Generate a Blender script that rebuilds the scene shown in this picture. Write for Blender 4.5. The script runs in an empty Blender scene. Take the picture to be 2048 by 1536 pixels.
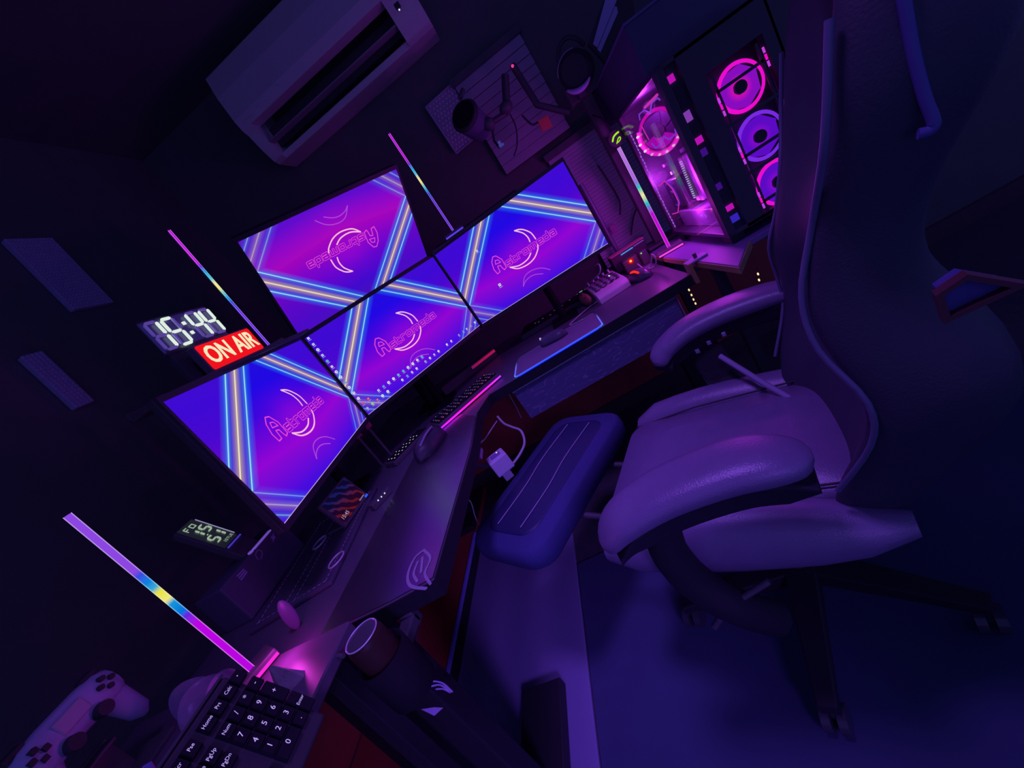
import bpy, math, random
from mathutils import Matrix, Vector
random.seed(7)
S = bpy.context.scene
COL = S.collection
PI = math.pi
def R(d): return math.radians(d)
# ------------------------------------------------------------------ camera, world, light, exposure
CAM = Vector((0, 0, 1.12))
RIGHT = Vector((0.8335128, 0.0540913, -0.5498460))
DOWN = Vector((-0.4972471, -0.3603648, -0.7892291))
FWD = Vector((-0.2408355, 0.9312418, -0.2734719))
FPX = 828.8
cd = bpy.data.cameras.new('camera')
cam = bpy.data.objects.new('camera', cd); COL.objects.link(cam)
cd.sensor_width = 36; cd.lens = FPX / 2048 * 36; cd.clip_start = 0.02
m = Matrix.Identity(4)
for i in range(3):
    m[i][0] = RIGHT[i]; m[i][1] = -DOWN[i]; m[i][2] = -FWD[i]; m[i][3] = CAM[i]
cam.matrix_world = m
S.camera = cam
w = bpy.data.worlds.new('room_gloom'); S.world = w; w.use_nodes = True
w.node_tree.nodes['Background'].inputs[0].default_value = (0.17, 0.165, 0.95, 1)
w.node_tree.nodes['Background'].inputs[1].default_value = 0.33
S.view_settings.view_transform = 'Standard'; S.view_settings.look = 'None'
S.view_settings.exposure = 0; S.view_settings.gamma = 1; S.view_settings.use_curve_mapping = False
S.cycles.use_denoising = True
S.cycles.max_bounces = 6; S.cycles.transparent_max_bounces = 12
S.cycles.sample_clamp_indirect = 3.0
def area_light(name, loc, target, size, col, watts, spread=180):
    l = bpy.data.lights.new(name, 'AREA'); l.shape = 'DISK'; l.size = size; l.color = col; l.energy = watts; l.spread = R(spread)
    o = bpy.data.objects.new(name, l); COL.objects.link(o); o.location = loc
    o.rotation_euler = (Vector(target) - Vector(loc)).to_track_quat('-Z', 'Y').to_euler(); return o
def point_light(name, loc, col, watts, r=.02, parent=None):
    l = bpy.data.lights.new(name, 'POINT'); l.color = col; l.energy = watts; l.shadow_soft_size = r
    o = bpy.data.objects.new(name, l); COL.objects.link(o); o.location = loc
    if parent: o.parent = parent
    return o
area_light('added_ceiling_fill', (0.0, 0.45, 2.38), (-0.22, 0.88, 0.6), 0.35, (0.34, 0.12, 1.0), 3.0, 70)  # added unseen light, lifts the chair, armrests and mat edge
area_light('added_rear_fill', (0.35, -1.0, 1.25), (-0.72, 1.0, 0.0), 0.35, (0.30, 0.10, 1.0), 1.25, 42)  # added unseen light behind the camera, brightens the rug

# ------------------------------------------------------------------ pixel helpers (photo frame 2048x1536)
def ray(x, y): return RIGHT * ((x - 1024) / FPX) + DOWN * ((y - 768) / FPX) + FWD
def atz(x, y, z): d = ray(x, y); return CAM + d * ((z - CAM.z) / d.z)
def ony(x, y, Y): d = ray(x, y); return CAM + d * (Y / d.y)
def onx(x, y, X): d = ray(x, y); return CAM + d * (X / d.x)
def atd(x, y, dep): return CAM + ray(x, y) * dep

# ------------------------------------------------------------------ materials
def lin(c):
    o = []
    for v in c:
        v = v / 255
        o.append(v / 12.92 if v <= .04045 else ((v + .055) / 1.055) ** 2.4)
    return (*o, 1)
MATS = {}
def mat(name, base=(0.1, 0.1, 0.1), rough=.6, metal=0, emit=None, es=1.0, noise=0.0, nscale=40, bump=0, bscale=200, spec=.5, coat=0, trans=0, alpha=1):
    if name in MATS: return MATS[name]
    mt = bpy.data.materials.new(name); mt.use_nodes = True
    nt = mt.node_tree; b = nt.nodes['Principled BSDF']
    b.inputs['Base Color'].default_value = (*base[:3], 1)
    b.inputs['Roughness'].default_value = rough; b.inputs['Metallic'].default_value = metal
    b.inputs['Specular IOR Level'].default_value = spec
    b.inputs['Coat Weight'].default_value = coat
    if trans: b.inputs['Transmission Weight'].default_value = trans
    if alpha < 1: b.inputs['Alpha'].default_value = alpha
    if emit is not None:
        b.inputs['Emission Color'].default_value = lin(emit); b.inputs['Emission Strength'].default_value = es
    tc = nt.nodes.new('ShaderNodeTexCoord')
    if noise:
        n = nt.nodes.new('ShaderNodeTexNoise'); n.inputs['Scale'].default_value = nscale; n.inputs['Detail'].default_value = 4
        nt.links.new(tc.outputs['Object'], n.inputs['Vector'])
        r = nt.nodes.new('ShaderNodeMapRange'); r.inputs['To Min'].default_value = 1 - noise; r.inputs['To Max'].default_value = 1 + noise
        nt.links.new(n.outputs['Fac'], r.inputs['Value'])
        mx = nt.nodes.new('ShaderNodeMix'); mx.data_type = 'RGBA'; mx.blend_type = 'MULTIPLY'; mx.inputs[0].default_value = 1
        mx.inputs[6].default_value = (*base[:3], 1)
        nt.links.new(r.outputs[0], mx.inputs[7]); nt.links.new(mx.outputs[2], b.inputs['Base Color'])
    if bump:
        n2 = nt.nodes.new('ShaderNodeTexNoise'); n2.inputs['Scale'].default_value = bscale; n2.inputs['Detail'].default_value = 3
        nt.links.new(tc.outputs['Object'], n2.inputs['Vector'])
        bp = nt.nodes.new('ShaderNodeBump'); bp.inputs['Strength'].default_value = bump; bp.inputs['Distance'].default_value = .002
        nt.links.new(n2.outputs['Fac'], bp.inputs['Height']); nt.links.new(bp.outputs[0], b.inputs['Normal'])
    MATS[name] = mt
    return mt
def glow(name, c, s=1.0):
    if name in MATS: return MATS[name]
    mt = bpy.data.materials.new(name); mt.use_nodes = True; nt = mt.node_tree; nt.nodes.clear()
    e = nt.nodes.new('ShaderNodeEmission'); o = nt.nodes.new('ShaderNodeOutputMaterial')
    e.inputs[0].default_value = lin(c); e.inputs[1].default_value = s
    nt.links.new(e.outputs[0], o.inputs[0]); MATS[name] = mt
    return mt
def ramp_glow(name, axis, lo, hi, stops, s=1.0):
    if name in MATS: return MATS[name]
    mt = bpy.data.materials.new(name); mt.use_nodes = True; nt = mt.node_tree; nt.nodes.clear()
    e = nt.nodes.new('ShaderNodeEmission'); o = nt.nodes.new('ShaderNodeOutputMaterial')
    tc = nt.nodes.new('ShaderNodeTexCoord'); sp = nt.nodes.new('ShaderNodeSeparateXYZ')
    nt.links.new(tc.outputs['Object'], sp.inputs[0])
    mr = nt.nodes.new('ShaderNodeMapRange'); mr.inputs['From Min'].default_value = lo; mr.inputs['From Max'].default_value = hi
    nt.links.new(sp.outputs['XYZ'.index(axis)], mr.inputs[0])
    cr = nt.nodes.new('ShaderNodeValToRGB'); ramp(cr, stops)
    nt.links.new(mr.outputs[0], cr.inputs[0]); nt.links.new(cr.outputs[0], e.inputs[0]); e.inputs[1].default_value = s
    nt.links.new(e.outputs[0], o.inputs[0]); MATS[name] = mt
    return mt
def ramp(cr, stops):
    el = cr.color_ramp.elements
    while len(el) > 1: el.remove(el[-1])
    for i, st in enumerate(stops):
        p, c = st[0], st[1]; a = st[2] if len(st) > 2 else 1
        k = el[0] if i == 0 else el.new(p)
        k.position = p; k.color = (*lin(c)[:3], a)

BLACK = mat('matte black plastic', (.10, .10, .12), .55, noise=.15)
BLACK2 = mat('satin black metal', (.08, .08, .10), .4, noise=.15, nscale=15)
DARKER = mat('deep black rubber', (.05, .05, .06), .7, noise=.2)
GLOSSB = mat('glossy black plastic', (.06, .06, .08), .18, noise=.1)
WALLM = mat('dark grey wall paper', (.13, .13, .14), .9, noise=.12, nscale=12, bump=.3)
MAROON = mat('red brown board', (.55, .07, .07), .6, noise=.2, nscale=9, bump=.2)
WHITEP = mat('white plastic', (.62, .60, .66), .45, noise=.04)
LEATHER = mat('violet grey leather', (.20, .16, .30), .36, spec=.8, noise=.12, nscale=30, bump=.35, bscale=350)
LEATHD = mat('dark navy leather', (.13, .12, .22), .5, noise=.15, nscale=30, bump=.35, bscale=350)
FABRIC = mat('navy chair fabric', (.045, .055, .20), .85, noise=.2, nscale=200, bump=.4, bscale=500)
CHROME = mat('chrome', (.75, .75, .8), .15, metal=1, noise=.05)
WOOD = mat('light wood edge', (.42, .26, .12), .6, noise=.25, nscale=25)
CABLEW = mat('pale grey cable', (.5, .48, .55), .5, noise=.1)
PURB = mat('violet lit board', (.20, .13, .36), .5, noise=.06)

# ------------------------------------------------------------------ geometry collector
class G:
    def __init__(s): s.v = []; s.f = []; s.mi = []; s.cur = 0; s.sm = []
    def add(s, vs, fs, M=None, smooth=False):
        b = len(s.v)
        for p in vs:
            p = Vector(p)
            if M is not None: p = M @ p
            s.v.append(p)
        for f in fs: s.f.append([b + i for i in f]); s.mi.append(s.cur); s.sm.append(smooth)
        return s
    def box(s, c, d, M=None):
        x, y, z = [k / 2 for k in d]; cx, cy, cz = c
        vs = [(cx + i * x, cy + j * y, cz + k * z) for k in (-1, 1) for j in (-1, 1) for i in (-1, 1)]
        return s.add(vs, [(0, 2, 3, 1), (4, 5, 7, 6), (0, 1, 5, 4), (2, 6, 7, 3), (0, 4, 6, 2), (1, 3, 7, 5)], M)
    def cyl(s, p0, p1, r0, r1=None, n=16, M=None, caps=True):
        r1 = r0 if r1 is None else r1
        p0, p1 = Vector(p0), Vector(p1); d = (p1 - p0).normalized()
        a = d.orthogonal().normalized(); b = d.cross(a)
        vs = []
        for p, r in ((p0, r0), (p1, r1)):
            vs += [p + (a * math.cos(2 * PI * i / n) + b * math.sin(2 * PI * i / n)) * r for i in range(n)]
        fs = [(i, (i + 1) % n, n + (i + 1) % n, n + i) for i in range(n)]
        s.add(vs, fs, M, True)
        if caps:
            s.add(vs[:n], [tuple(range(n))[::-1]], M); s.add(vs[n:], [tuple(range(n))], M)
        return s
    def loft(s, rings, M=None, closed=True, caps=True, smooth=True):
        n = len(rings[0]); vs = [p for r in rings for p in r]; fs = []
        for k in range(len(rings) - 1):
            for i in range(n if closed else n - 1):
                j = (i + 1) % n; fs.append((k * n + i, k * n + j, (k + 1) * n + j, (k + 1) * n + i))
        s.add(vs, fs, M, smooth)
        if caps:
            s.add(rings[0], [tuple(range(n))[::-1]], M, smooth); s.add(rings[-1], [tuple(range(n))], M, smooth)
        return s
    def tube(s, pts, r, n=8, M=None, smoothn=0):
        pts = [Vector(p) for p in pts]
        if smoothn: pts = catmull(pts, smoothn)
        rings = []; up = None
        for i, p in enumerate(pts):
            d = (pts[min(i + 1, len(pts) - 1)] - pts[max(i - 1, 0)]).normalized()
            if up is None: up = d.orthogonal().normalized()
            up = (up - d * up.dot(d)).normalized(); b = d.cross(up)
            rr = r(i / (len(pts) - 1)) if callable(r) else r
            rings.append([p + (up * math.cos(2 * PI * k / n) + b * math.sin(2 * PI * k / n)) * rr for k in range(n)])
        return s.loft(rings, M)
    def lathe(s, prof, n=24, M=None, c=(0, 0, 0)):
        rings = [[Vector((c[0] + r * math.cos(2 * PI * i / n), c[1] + r * math.sin(2 * PI * i / n), c[2] + z)) for i in range(n)] for r, z in prof]
        return s.loft(rings, M)
    def ell(s, c, r, n=14, M=None, lo=-1, hi=1):
        prof = []
        k = n // 2 + 1
        for i in range(k + 1):
            t = lo * PI / 2 + (hi - lo) * PI / 2 * i / k
            prof.append((max(math.cos(t), 1e-4), math.sin(t)))
        rings = [[Vector((c[0] + r[0] * q * math.cos(2 * PI * i / n), c[1] + r[1] * q * math.sin(2 * PI * i / n), c[2] + r[2] * z)) for i in range(n)] for q, z in prof]
        return s.loft(rings, M)
    def prism(s, poly, z0, z1, M=None):
        n = len(poly)
        vs = [(x, y, z0) for x, y in poly] + [(x, y, z1) for x, y in poly]
        fs = [tuple(range(n))[::-1], tuple(range(n, 2 * n))] + [(i, (i + 1) % n, n + (i + 1) % n, n + i) for i in range(n)]
        return s.add(vs, fs, M)
    def ribbon(s, pts, w, y, M=None, closed=False, nj=8):
        """flat stroke in the local xz plane at depth y"""
        P = [(p[0], p[1]) for p in pts]; n = len(P)
        for i in range(n if closed else n - 1):
            a, b = P[i], P[(i + 1) % n]; L = math.hypot(b[0] - a[0], b[1] - a[1])
            if L < 1e-6: continue
            nx, nz = -(b[1] - a[1]) / L * w / 2, (b[0] - a[0]) / L * w / 2
            s.add([(a[0] - nx, y, a[1] - nz), (b[0] - nx, y, b[1] - nz), (b[0] + nx, y, b[1] + nz), (a[0] + nx, y, a[1] + nz)], [(0, 1, 2, 3)], M); y -= 1.2e-5
        for p in P:
            y -= 1.2e-5; s.add([(p[0] + w / 2 * math.cos(2 * PI * k / nj), y, p[1] + w / 2 * math.sin(2 * PI * k / nj)) for k in range(nj)], [tuple(range(nj))], M)
        return s
    def quad(s, a, b, c, d, M=None): return s.add([a, b, c, d], [(0, 1, 2, 3)], M)
    def build(s, name, mt, parent=None, bev=0, sub=0, xf=None, loc=None):
        me = bpy.data.meshes.new(name)
        vs = [xf @ v for v in s.v] if xf is not None else s.v
        me.from_pydata([tuple(v) for v in vs], [], s.f)
        for k in (mt if isinstance(mt, (list, tuple)) else [mt]): me.materials.append(k)
        for p, i, q in zip(me.polygons, s.mi, s.sm): p.material_index = i; p.use_smooth = q
        me.update()
        o = bpy.data.objects.new(name, me); COL.objects.link(o)
        if parent: o.parent = parent
        if loc is not None: o.location = loc
        if bev:
            md = o.modifiers.new('bevel', 'BEVEL'); md.width = bev; md.segments = 2; md.limit_method = 'ANGLE'
        if sub:
            md = o.modifiers.new('sub', 'SUBSURF'); md.levels = sub; md.render_levels = sub
        return o
def catmull(p, n):
    p = [Vector(q) for q in p]; out = []
    for i in range(len(p) - 1):
        a, b, c, d = p[max(i - 1, 0)], p[i], p[i + 1], p[min(i + 2, len(p) - 1)]
        for k in range(n):
            t = k / n
            out.append(.5 * ((2 * b) + (c - a) * t + (2 * a - 5 * b + 4 * c - d) * t * t + (3 * b - a - 3 * c + d) * t ** 3))
    out.append(p[-1]); return out
def cat2(p, n): return [(v.x, v.y) for v in catmull([(a, b, 0) for a, b in p], n)]
def rrect(w, h, r, n=5, cx=0, cy=0):
    o = []
    for sx, sy, a0 in ((1, 1, 0), (-1, 1, 90), (-1, -1, 180), (1, -1, 270)):
        for k in range(n + 1):
            a = R(a0 + 90 * k / n); o.append((cx + sx * (w / 2 - r) + r * math.cos(a), cy + sy * (h / 2 - r) + r * math.sin(a)))
    return o
def tag(o, label, cat, group=None):
    o['label'] = label; o['category'] = cat
    if group: o['group'] = group
    return o
def T(name, label, cat, loc=(0, 0, 0), rotz=0, group=None, M=None):
    o = bpy.data.objects.new(name, None); COL.objects.link(o); o.empty_display_size = .05
    if M is not None: o.matrix_world = M
    else: o.location = loc; o.rotation_euler = (0, 0, R(rotz))
    return tag(o, label, cat, group)
def struct(o): o['kind'] = 'structure'; return o
def textmesh(name, txt, size, mt, parent, loc, rot=(PI / 2, 0, 0), sx=1, bold=0, align='CENTER'):
    cu = bpy.data.curves.new('txt', 'FONT'); cu.body = txt; cu.size = size; cu.align_x = align; cu.align_y = 'CENTER'; cu.offset = bold
    cu.resolution_u = 3
    t = bpy.data.objects.new('txt', cu); COL.objects.link(t)
    me = bpy.data.meshes.new_from_object(t); COL.objects.unlink(t); bpy.data.objects.remove(t)
    me.name = name; me.materials.clear(); me.materials.append(mt)
    o = bpy.data.objects.new(name, me); COL.objects.link(o)
    if parent: o.parent = parent
    o.location = loc; o.rotation_euler = rot; o.scale = (sx, 1, 1)
    return o
def share(src, parent, name=None, loc=None, rot=None, scale=None):
    c = src.copy(); COL.objects.link(c); c.parent = parent
    if loc is not None: c.location = loc
    if rot is not None: c.rotation_euler = rot
    if scale is not None: c.scale = scale
    return c

# ------------------------------------------------------------------ SETTING
XL, YB, ZC = -1.47, 2.22, 2.44
struct(G().box(((XL + 2.6) / 2, YB / 2 - .4, -.03), (2.6 - XL + .2, YB + 1.0, .06)).build('floor', mat('dark carpet floor', (.08, .07, .10), .95, noise=.3, nscale=30, bump=.4)))
tag(G().box((-1.255, 1.15, .003), (.38, 2.0, .006)).build('maroon_carpet', MAROON), 'maroon carpet strip on the floor along the left wall under the desk', 'carpet')
struct(G().box(((XL + 2.6) / 2, YB + .03, ZC / 2), (2.6 - XL + .2, .06, ZC)).build('wall_back', WALLM))
struct(G().box((XL - .03, YB / 2 - .45, ZC / 2), (.06, YB + .9, ZC)).build('wall_left', WALLM))
struct(G().box(((XL + 2.6) / 2, YB / 2 - .4, ZC + .03), (2.6 - XL + .2, YB + 1.0, .06)).build('ceiling', mat('dim ceiling', (.14, .14, .15), .9, noise=.1)))
struct(G().box(((XL + .9) / 2, YB - .006, .24), (.9 - XL, .012, .48)).build('trim_1', MAROON, bev=.002))
struct(G().box((XL + .006, YB / 2 - .45, .24), (.012, YB + .85, .48)).build('trim_2', MAROON, bev=.002))
struct(G().box(((XL + 2.6) / 2, YB - .012, .04), (2.6 - XL, .024, .08)).build('baseboard_back', mat('dark skirting', (.10, .06, .08), .5, noise=.2)))

# striped rug with piping
def stripes(name, c1, c2, scale, axis):
    mt = mat(name, c1, .95, bump=.5, bscale=600); nt = mt.node_tree; b = nt.nodes['Principled BSDF']
    tc = nt.nodes.new('ShaderNodeTexCoord'); wv = nt.nodes.new('ShaderNodeTexWave'); wv.bands_direction = axis
    wv.inputs['Scale'].default_value = scale; wv.inputs['Distortion'].default_value = .3
    nt.links.new(tc.outputs['Object'], wv.inputs['Vector'])
    cr = nt.nodes.new('ShaderNodeValToRGB'); cr.color_ramp.elements[0].color = (*c1, 1); cr.color_ramp.elements[1].color = (*c2, 1)
    nt.links.new(wv.outputs['Fac'], cr.inputs[0]); nt.links.new(cr.outputs[0], b.inputs['Base Color'])
    return mt
rug = T('striped_rug', 'pale violet striped rug running along the floor below the footrest', 'rug', (-.77, .98, 0))
G().box((0, 0, .006), (.50, 1.5, .012)).build('pile', stripes('woven stripes', (.22, .20, .40), (.27, .24, .46), 1.7, 'X'), rug, bev=.003)
G().box((-.275, 0, .006), (.05, 1.5, .012)).build('dark_border', DARKER, rug)
G().tube([(-.305, -.75, .008), (-.305, .75, .012)], .012).build('piping', mat('blue piping', (.32, .28, .9), .5, noise=.1), rug)
tag(G().box((.53, .48, .004), (2.09, 1.52, .008)).build('chair_mat', mat('navy floor mat', (.05, .07, .16), .9, noise=.2, nscale=5, bump=.3)), 'navy floor mat spread under the gaming chair', 'mat')

# ------------------------------------------------------------------ AIR CONDITIONER
ac = T('air_conditioner', 'white wall mounted air conditioner with long dark louver slot', 'air conditioner', (-.39, YB, 1.97))
def acprof(x):
    return [Vector((x, y - YB, z - 1.97)) for y, z in ((YB, 1.985), (2.06, 1.975), (2.03, 1.985), (2.0, 2.03), (1.975, 2.09), (1.955, 2.11), (1.945, 2.15), (1.95, 2.25), (1.975, 2.34), (2.0, 2.355), (YB, 2.355))]
G().loft([acprof(-.45), acprof(-.40)], smooth=False).build('end_cover', WHITEP, ac, bev=.006)
G().loft([acprof(.32), acprof(.44)], smooth=False).build('end_cover', WHITEP, ac, bev=.006)
def fp(x): return [Vector((x, y - YB, z - 1.97)) for y, z in ((1.955, 2.11), (1.945, 2.15), (1.95, 2.25), (1.975, 2.34), (2.0, 2.355), (2.02, 2.355), (2.02, 2.11))]
G().loft([fp(-.40), fp(.32)], smooth=False).build('front_panel', WHITEP, ac, bev=.003)
def bp_(x): return [Vector((x, y - YB, z - 1.97)) for y, z in ((YB, 1.985), (2.06, 1.975), (2.055, 2.0), (YB, 2.05))]
G().loft([bp_(-.40), bp_(.32)], smooth=False).build('bottom_panel', WHITEP, ac, bev=.003)
G().box((-.04, 2.09 - YB, 2.07 - 1.97), (.72, .02, .08)).build('outlet_back', DARKER, ac)
G().box((-.04, 2.02 - YB, 2.04 - 1.97), (.715, .045, .006), ).build('louver', mat('grey louver', (.28, .27, .32), .5, noise=.05), ac, bev=.002)
p = ony(795, 12, 1.947); G().box((p.x + .39, 1.946 - YB, p.z - 1.97), (.022, .006, .022)).build('sensor_window', GLOSSB, ac, bev=.002)
p = ony(799, 20, 1.943); G().ell((p.x + .39, 1.941 - YB, p.z - 1.97), (.003, .003, .003)).build('indicator_light', glow('white led', (235, 240, 255), 1), ac)
# sticker marks on the front panel
g = G()
for a, b in (((487, 238), (505, 229)), ((510, 216), (517, 208)), ((524, 204), (533, 195)), ((550, 171), (560, 168))):
    p, q = ony(*a, 1.944), ony(*b, 1.944); g.tube([(p.x + .39, 1.942 - YB, p.z - 1.97), (q.x + .39, 1.942 - YB, q.z - 1.97)], .0012, 6)
g.build('sticker', mat('pale sticker', (.8, .8, .8), .3, noise=.1), ac)

# acoustic panels, left wall
for nm, pts, lab in (('acoustic_panel', ((30, 475), (125, 472), (215, 605), (130, 617)), 'dark blue foam panel high on the left wall'),
                     ('acoustic_panel', ((62, 705), (100, 697), (182, 803), (135, 818)), 'narrow violet foam panel on the left wall beneath the larger one')):
    P4 = [onx(*q, XL + .03) for q in pts]; y0 = (P4[0].y + P4[3].y) / 2; y1 = (P4[1].y + P4[2].y) / 2; z0 = min(q.z for q in P4); z1 = max(q.z for q in P4)
    ap = T(nm, lab, 'panel', (XL, (y0 + y1) / 2, z0))
    G().box((.012, 0, (z1 - z0) / 2), (.022, y1 - y0, z1 - z0)).build('backing', mat('foam violet', (.42, .36, .62), .9, noise=.2, nscale=90, bump=.6), ap, bev=.004)
    g = G(); ny = max(2, int((y1 - y0) / .011)); nz = int((z1 - z0) / .011)
    for i in range(ny):
        for j in range(nz):
            y = -(y1 - y0) / 2 + (i + .5) * (y1 - y0) / ny; z = (j + .5) * (z1 - z0) / nz; h = .0053
            g.add([(.023, y - h, z - h), (.023, y + h, z - h), (.023, y + h, z + h), (.023, y - h, z + h), (.027, y, z)], [(0, 1, 4), (1, 2, 4), (2, 3, 4), (3, 0, 4)])
    o = g.build('foam_pyramids', MATS['foam violet'], ap); o['kind'] = 'stuff'

# ------------------------------------------------------------------ SHUTTERS on the back wall
def blind(name, label, x0, x1, z0, z1, pitch, mt, tilt):
    b = T(name, label, 'blind', ((x0 + x1) / 2, YB - .03, z0)); W = x1 - x0
    sl = None; n = int((z1 - z0) / pitch)
    Mr = Matrix.Rotation(R(tilt), 4, 'X')
    for i in range(n):
        z = (i + .5) * pitch
        if sl is None: sl = G().box((0, 0, 0), (W, .004, pitch * 1.02), Mr).build('slat', mt, b, bev=.001, loc=(0, 0, z))
        else: share(sl, b, loc=(0, 0, z))
    G().box((0, .022, n * pitch / 2), (W + .01, .006, n * pitch)).build('backing', DARKER, b)
    G().box((0, 0, n * pitch + .015), (W + .02, .035, .03)).build('head_rail', BLACK, b, bev=.002)
    return b
SLATM = mat('violet grey slat', (.50, .38, .56), .45, noise=.08, nscale=6)
blind('louver_blind', 'louvered blind with broad slats on the back wall behind the camera lamp', -.0, .345, 1.38, 1.84, .042, SLATM, -14)
blind('ribbed_shutter', 'finely ribbed shutter on the back wall right of the right monitor', .19, .64, .74, 1.33, .0165, mat('pale violet slat', (.70, .55, .80), .45, noise=.08, nscale=6), -30)

# ------------------------------------------------------------------ DESK
DZ = .72
desk = T('gaming_desk', 'black L shaped corner gaming desk carrying the monitors', 'desk', (-.5, 1.4, 0))
off = Matrix.Translation((.5, -1.4, 0))
poly = [(.335, 1.395), (.325, 2.12), (-1.22, 2.12), (-1.22, .545), (-.575, .545), (-.466, .552), (-.468, 1.02), (-.49, 1.28), (-.455, 1.395)]
g = G().prism(poly[::-1], DZ - .032, DZ); g.build('tabletop', mat('black carbon desktop', (.12, .11, .16), .42, noise=.12, nscale=60, bump=.1, bscale=400), desk, xf=off, bev=.004)
DLEG = mat('black steel leg', (.022, .022, .03), .5, noise=.15)
for nm, q in (('leg', [((-.64, .62), (-.80, .66)), ]),):
    pass
def deskleg(x, y, w=.07, d=.07): return G().box((x, y, (DZ - .032) / 2 + .015), (w, d, DZ - .032 - .03)).box((x, y, .0175), (w + .06, d + .28, .035)).build('leg', DLEG, desk, xf=off, bev=.004)
deskleg(.26, 1.76); deskleg(-1.15, 1.95); deskleg(-1.10, .75)
eb = G(); ep = [poly[0]] + poly[::-1]
for a, b in zip(ep, ep[1:]):
    if a[1] > 1.9 or b[1] > 1.9 or (a[0] < -1.2 or b[0] < -1.2) and not a[1] == b[1]: continue
    d_ = Vector((b[0] - a[0], b[1] - a[1], 0)); n_ = Vector((d_.y, -d_.x, 0)).normalized(); c_ = Vector(((a[0] + b[0]) / 2, (a[1] + b[1]) / 2, 0))
    eb.box((0, 0, 0), (d_.length + .002, .003, .036), Matrix.Translation(c_ + Vector((0, 0, DZ - .0185))) @ Matrix.Rotation(math.atan2(d_.y, d_.x), 4, 'Z'))
eb.build('edge_band', mat('edge black', (.025, .025, .035), .6, noise=.1, spec=.2), desk, xf=off)
fl = G().box((-.685, .568, .355), (.10, .06, .64)).box((-.66, .70, .030), (.13, .24, .035)).build('leg', DLEG, desk, xf=off, bev=.004)
# emblem on the front leg
EMB = mat('bright violet emblem', (.62, .52, .95), .4, noise=.05)
def emblem(px, pts):
    g = G()
    for st in pts: g.ribbon(st, .006, 0)
    return g
g = G()
for st in ([(-.004, .05), (-.012, .043), (-.008, .032), (.004, .024), (.012, .012), (.013, -.014)], [(-.014, .018), (.004, .012), (.010, -.012)], [(-.010, .006), (.002, .0), (.008, -.014)]):
    g.ribbon(cat2(st, 4), .005, -.0006)
p = ony(885, 1378, .5375); o = g.build('emblem', EMB, desk, loc=(p.x + .5, .5375 - 1.4, p.z))
g = G(); g.add([(-.022, -.0006, .012), (-.010, -.0006, -.018), (.022, -.0006, -.006), (.006, -.0006, .004)], [(0, 1, 2, 3)])
p = ony(866, 1418, .5375); g.build('emblem', EMB, desk, loc=(p.x + .5, .5375 - 1.4, p.z))
# privacy panel below the right wing; pale tube paints the desk edge glints
pan = T('privacy_panel', 'navy fabric panel with wavy contour lines hanging below the right desk edge', 'panel', (-.06, 1.412, .55))
pm = mat('navy contour fabric', (.14, .13, .30), .8, bump=.2, bscale=500); nt = pm.node_tree; b = nt.nodes['Principled BSDF']
tc = nt.nodes.new('ShaderNodeTexCoord'); mp = nt.nodes.new('ShaderNodeMapping'); mp.inputs['Scale'].default_value = (1.2, 1, 5)
nn = nt.nodes.new('ShaderNodeTexNoise'); nn.inputs['Scale'].default_value = 4.5; nn.inputs['Detail'].default_value = 2
nt.links.new(tc.outputs['Object'], mp.inputs[0]); nt.links.new(mp.outputs[0], nn.inputs['Vector'])
ml = nt.nodes.new('ShaderNodeMath'); ml.operation = 'MULTIPLY'; ml.inputs[1].default_value = 9
fr = nt.nodes.new('ShaderNodeMath'); fr.operation = 'FRACT'; cr = nt.nodes.new('ShaderNodeValToRGB')
ramp(cr, [(0, (105, 100, 170)), (.07, (105, 100, 170)), (.12, (100, 96, 150)), (1, (100, 96, 150))])
cr.color_ramp.elements[0].color = (.26, .24, .46, 1); cr.color_ramp.elements[1].color = (.26, .24, .46, 1)
cr.color_ramp.elements[2].color = (.13, .12, .28, 1); cr.color_ramp.elements[3].color = (.13, .12, .28, 1)
nt.links.new(nn.outputs['Fac'], ml.inputs[0]); nt.links.new(ml.outputs[0], fr.inputs[0]); nt.links.new(fr.outputs[0], cr.inputs[0]); nt.links.new(cr.outputs[0], b.inputs['Base Color'])
G().box((0, 0, .065), (.64, .008, .128)).build('fabric', pm, pan, bev=.002)
G().tube([(-.32, -.008, .128), (.32, -.008, .128)], .004).build('edge_sheen', mat('painted edge sheen', (.6, .6, .7), .25, metal=.6, noise=.4, nscale=60), pan)
G().box((.325, 0, .06), (.004, .012, .15)).build('edge_trim', mat('grey trim', (.3, .3, .36), .4, noise=.1), pan)
# desk mat with emblem
mt_ = T('desk_mat', 'black textured desk mat with eye shaped emblem on the left desk wing', 'desk mat', (-.62, .95, DZ))
MATM = mat('woven mat cloth', (.05, .045, .065), .27, noise=.12, nscale=300, bump=.04, bscale=500)
MATM.node_tree.nodes['Principled BSDF'].inputs['IOR'].default_value = 3.4
G().prism([(.151, -.392), (.149, .07), (.13, .30), (.05, .40), (-.12, .40), (-.12, -.40), (.055, -.40)], 0, .003, None).build('cloth', MATM, mt_)
g = G(); EM2 = mat('grey print', (.42, .38, .52), .6, noise=.05)
Mx = Matrix.Translation((.108, -.352, .0036)) @ Matrix.Rotation(R(90), 4, 'Z') @ Matrix.Rotation(R(-90), 4, 'X')
for st, wd in (([(-.062, -.036), (-.036, .008), (.0, .028), (.040, .026), (.052, .006)], .0065), ([(-.056, -.044), (-.02, -.020), (.016, -.022), (.052, .006)], .0055), ([(-.032, -.006), (-.005, .012), (.024, .012)], .0055), ([(-.012, -.008), (.010, -.003), (.030, .002)], .006)):
    g.ribbon(cat2(st, 5), wd, 0, Mx)
g.build('emblem', EM2, mt_)

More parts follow.
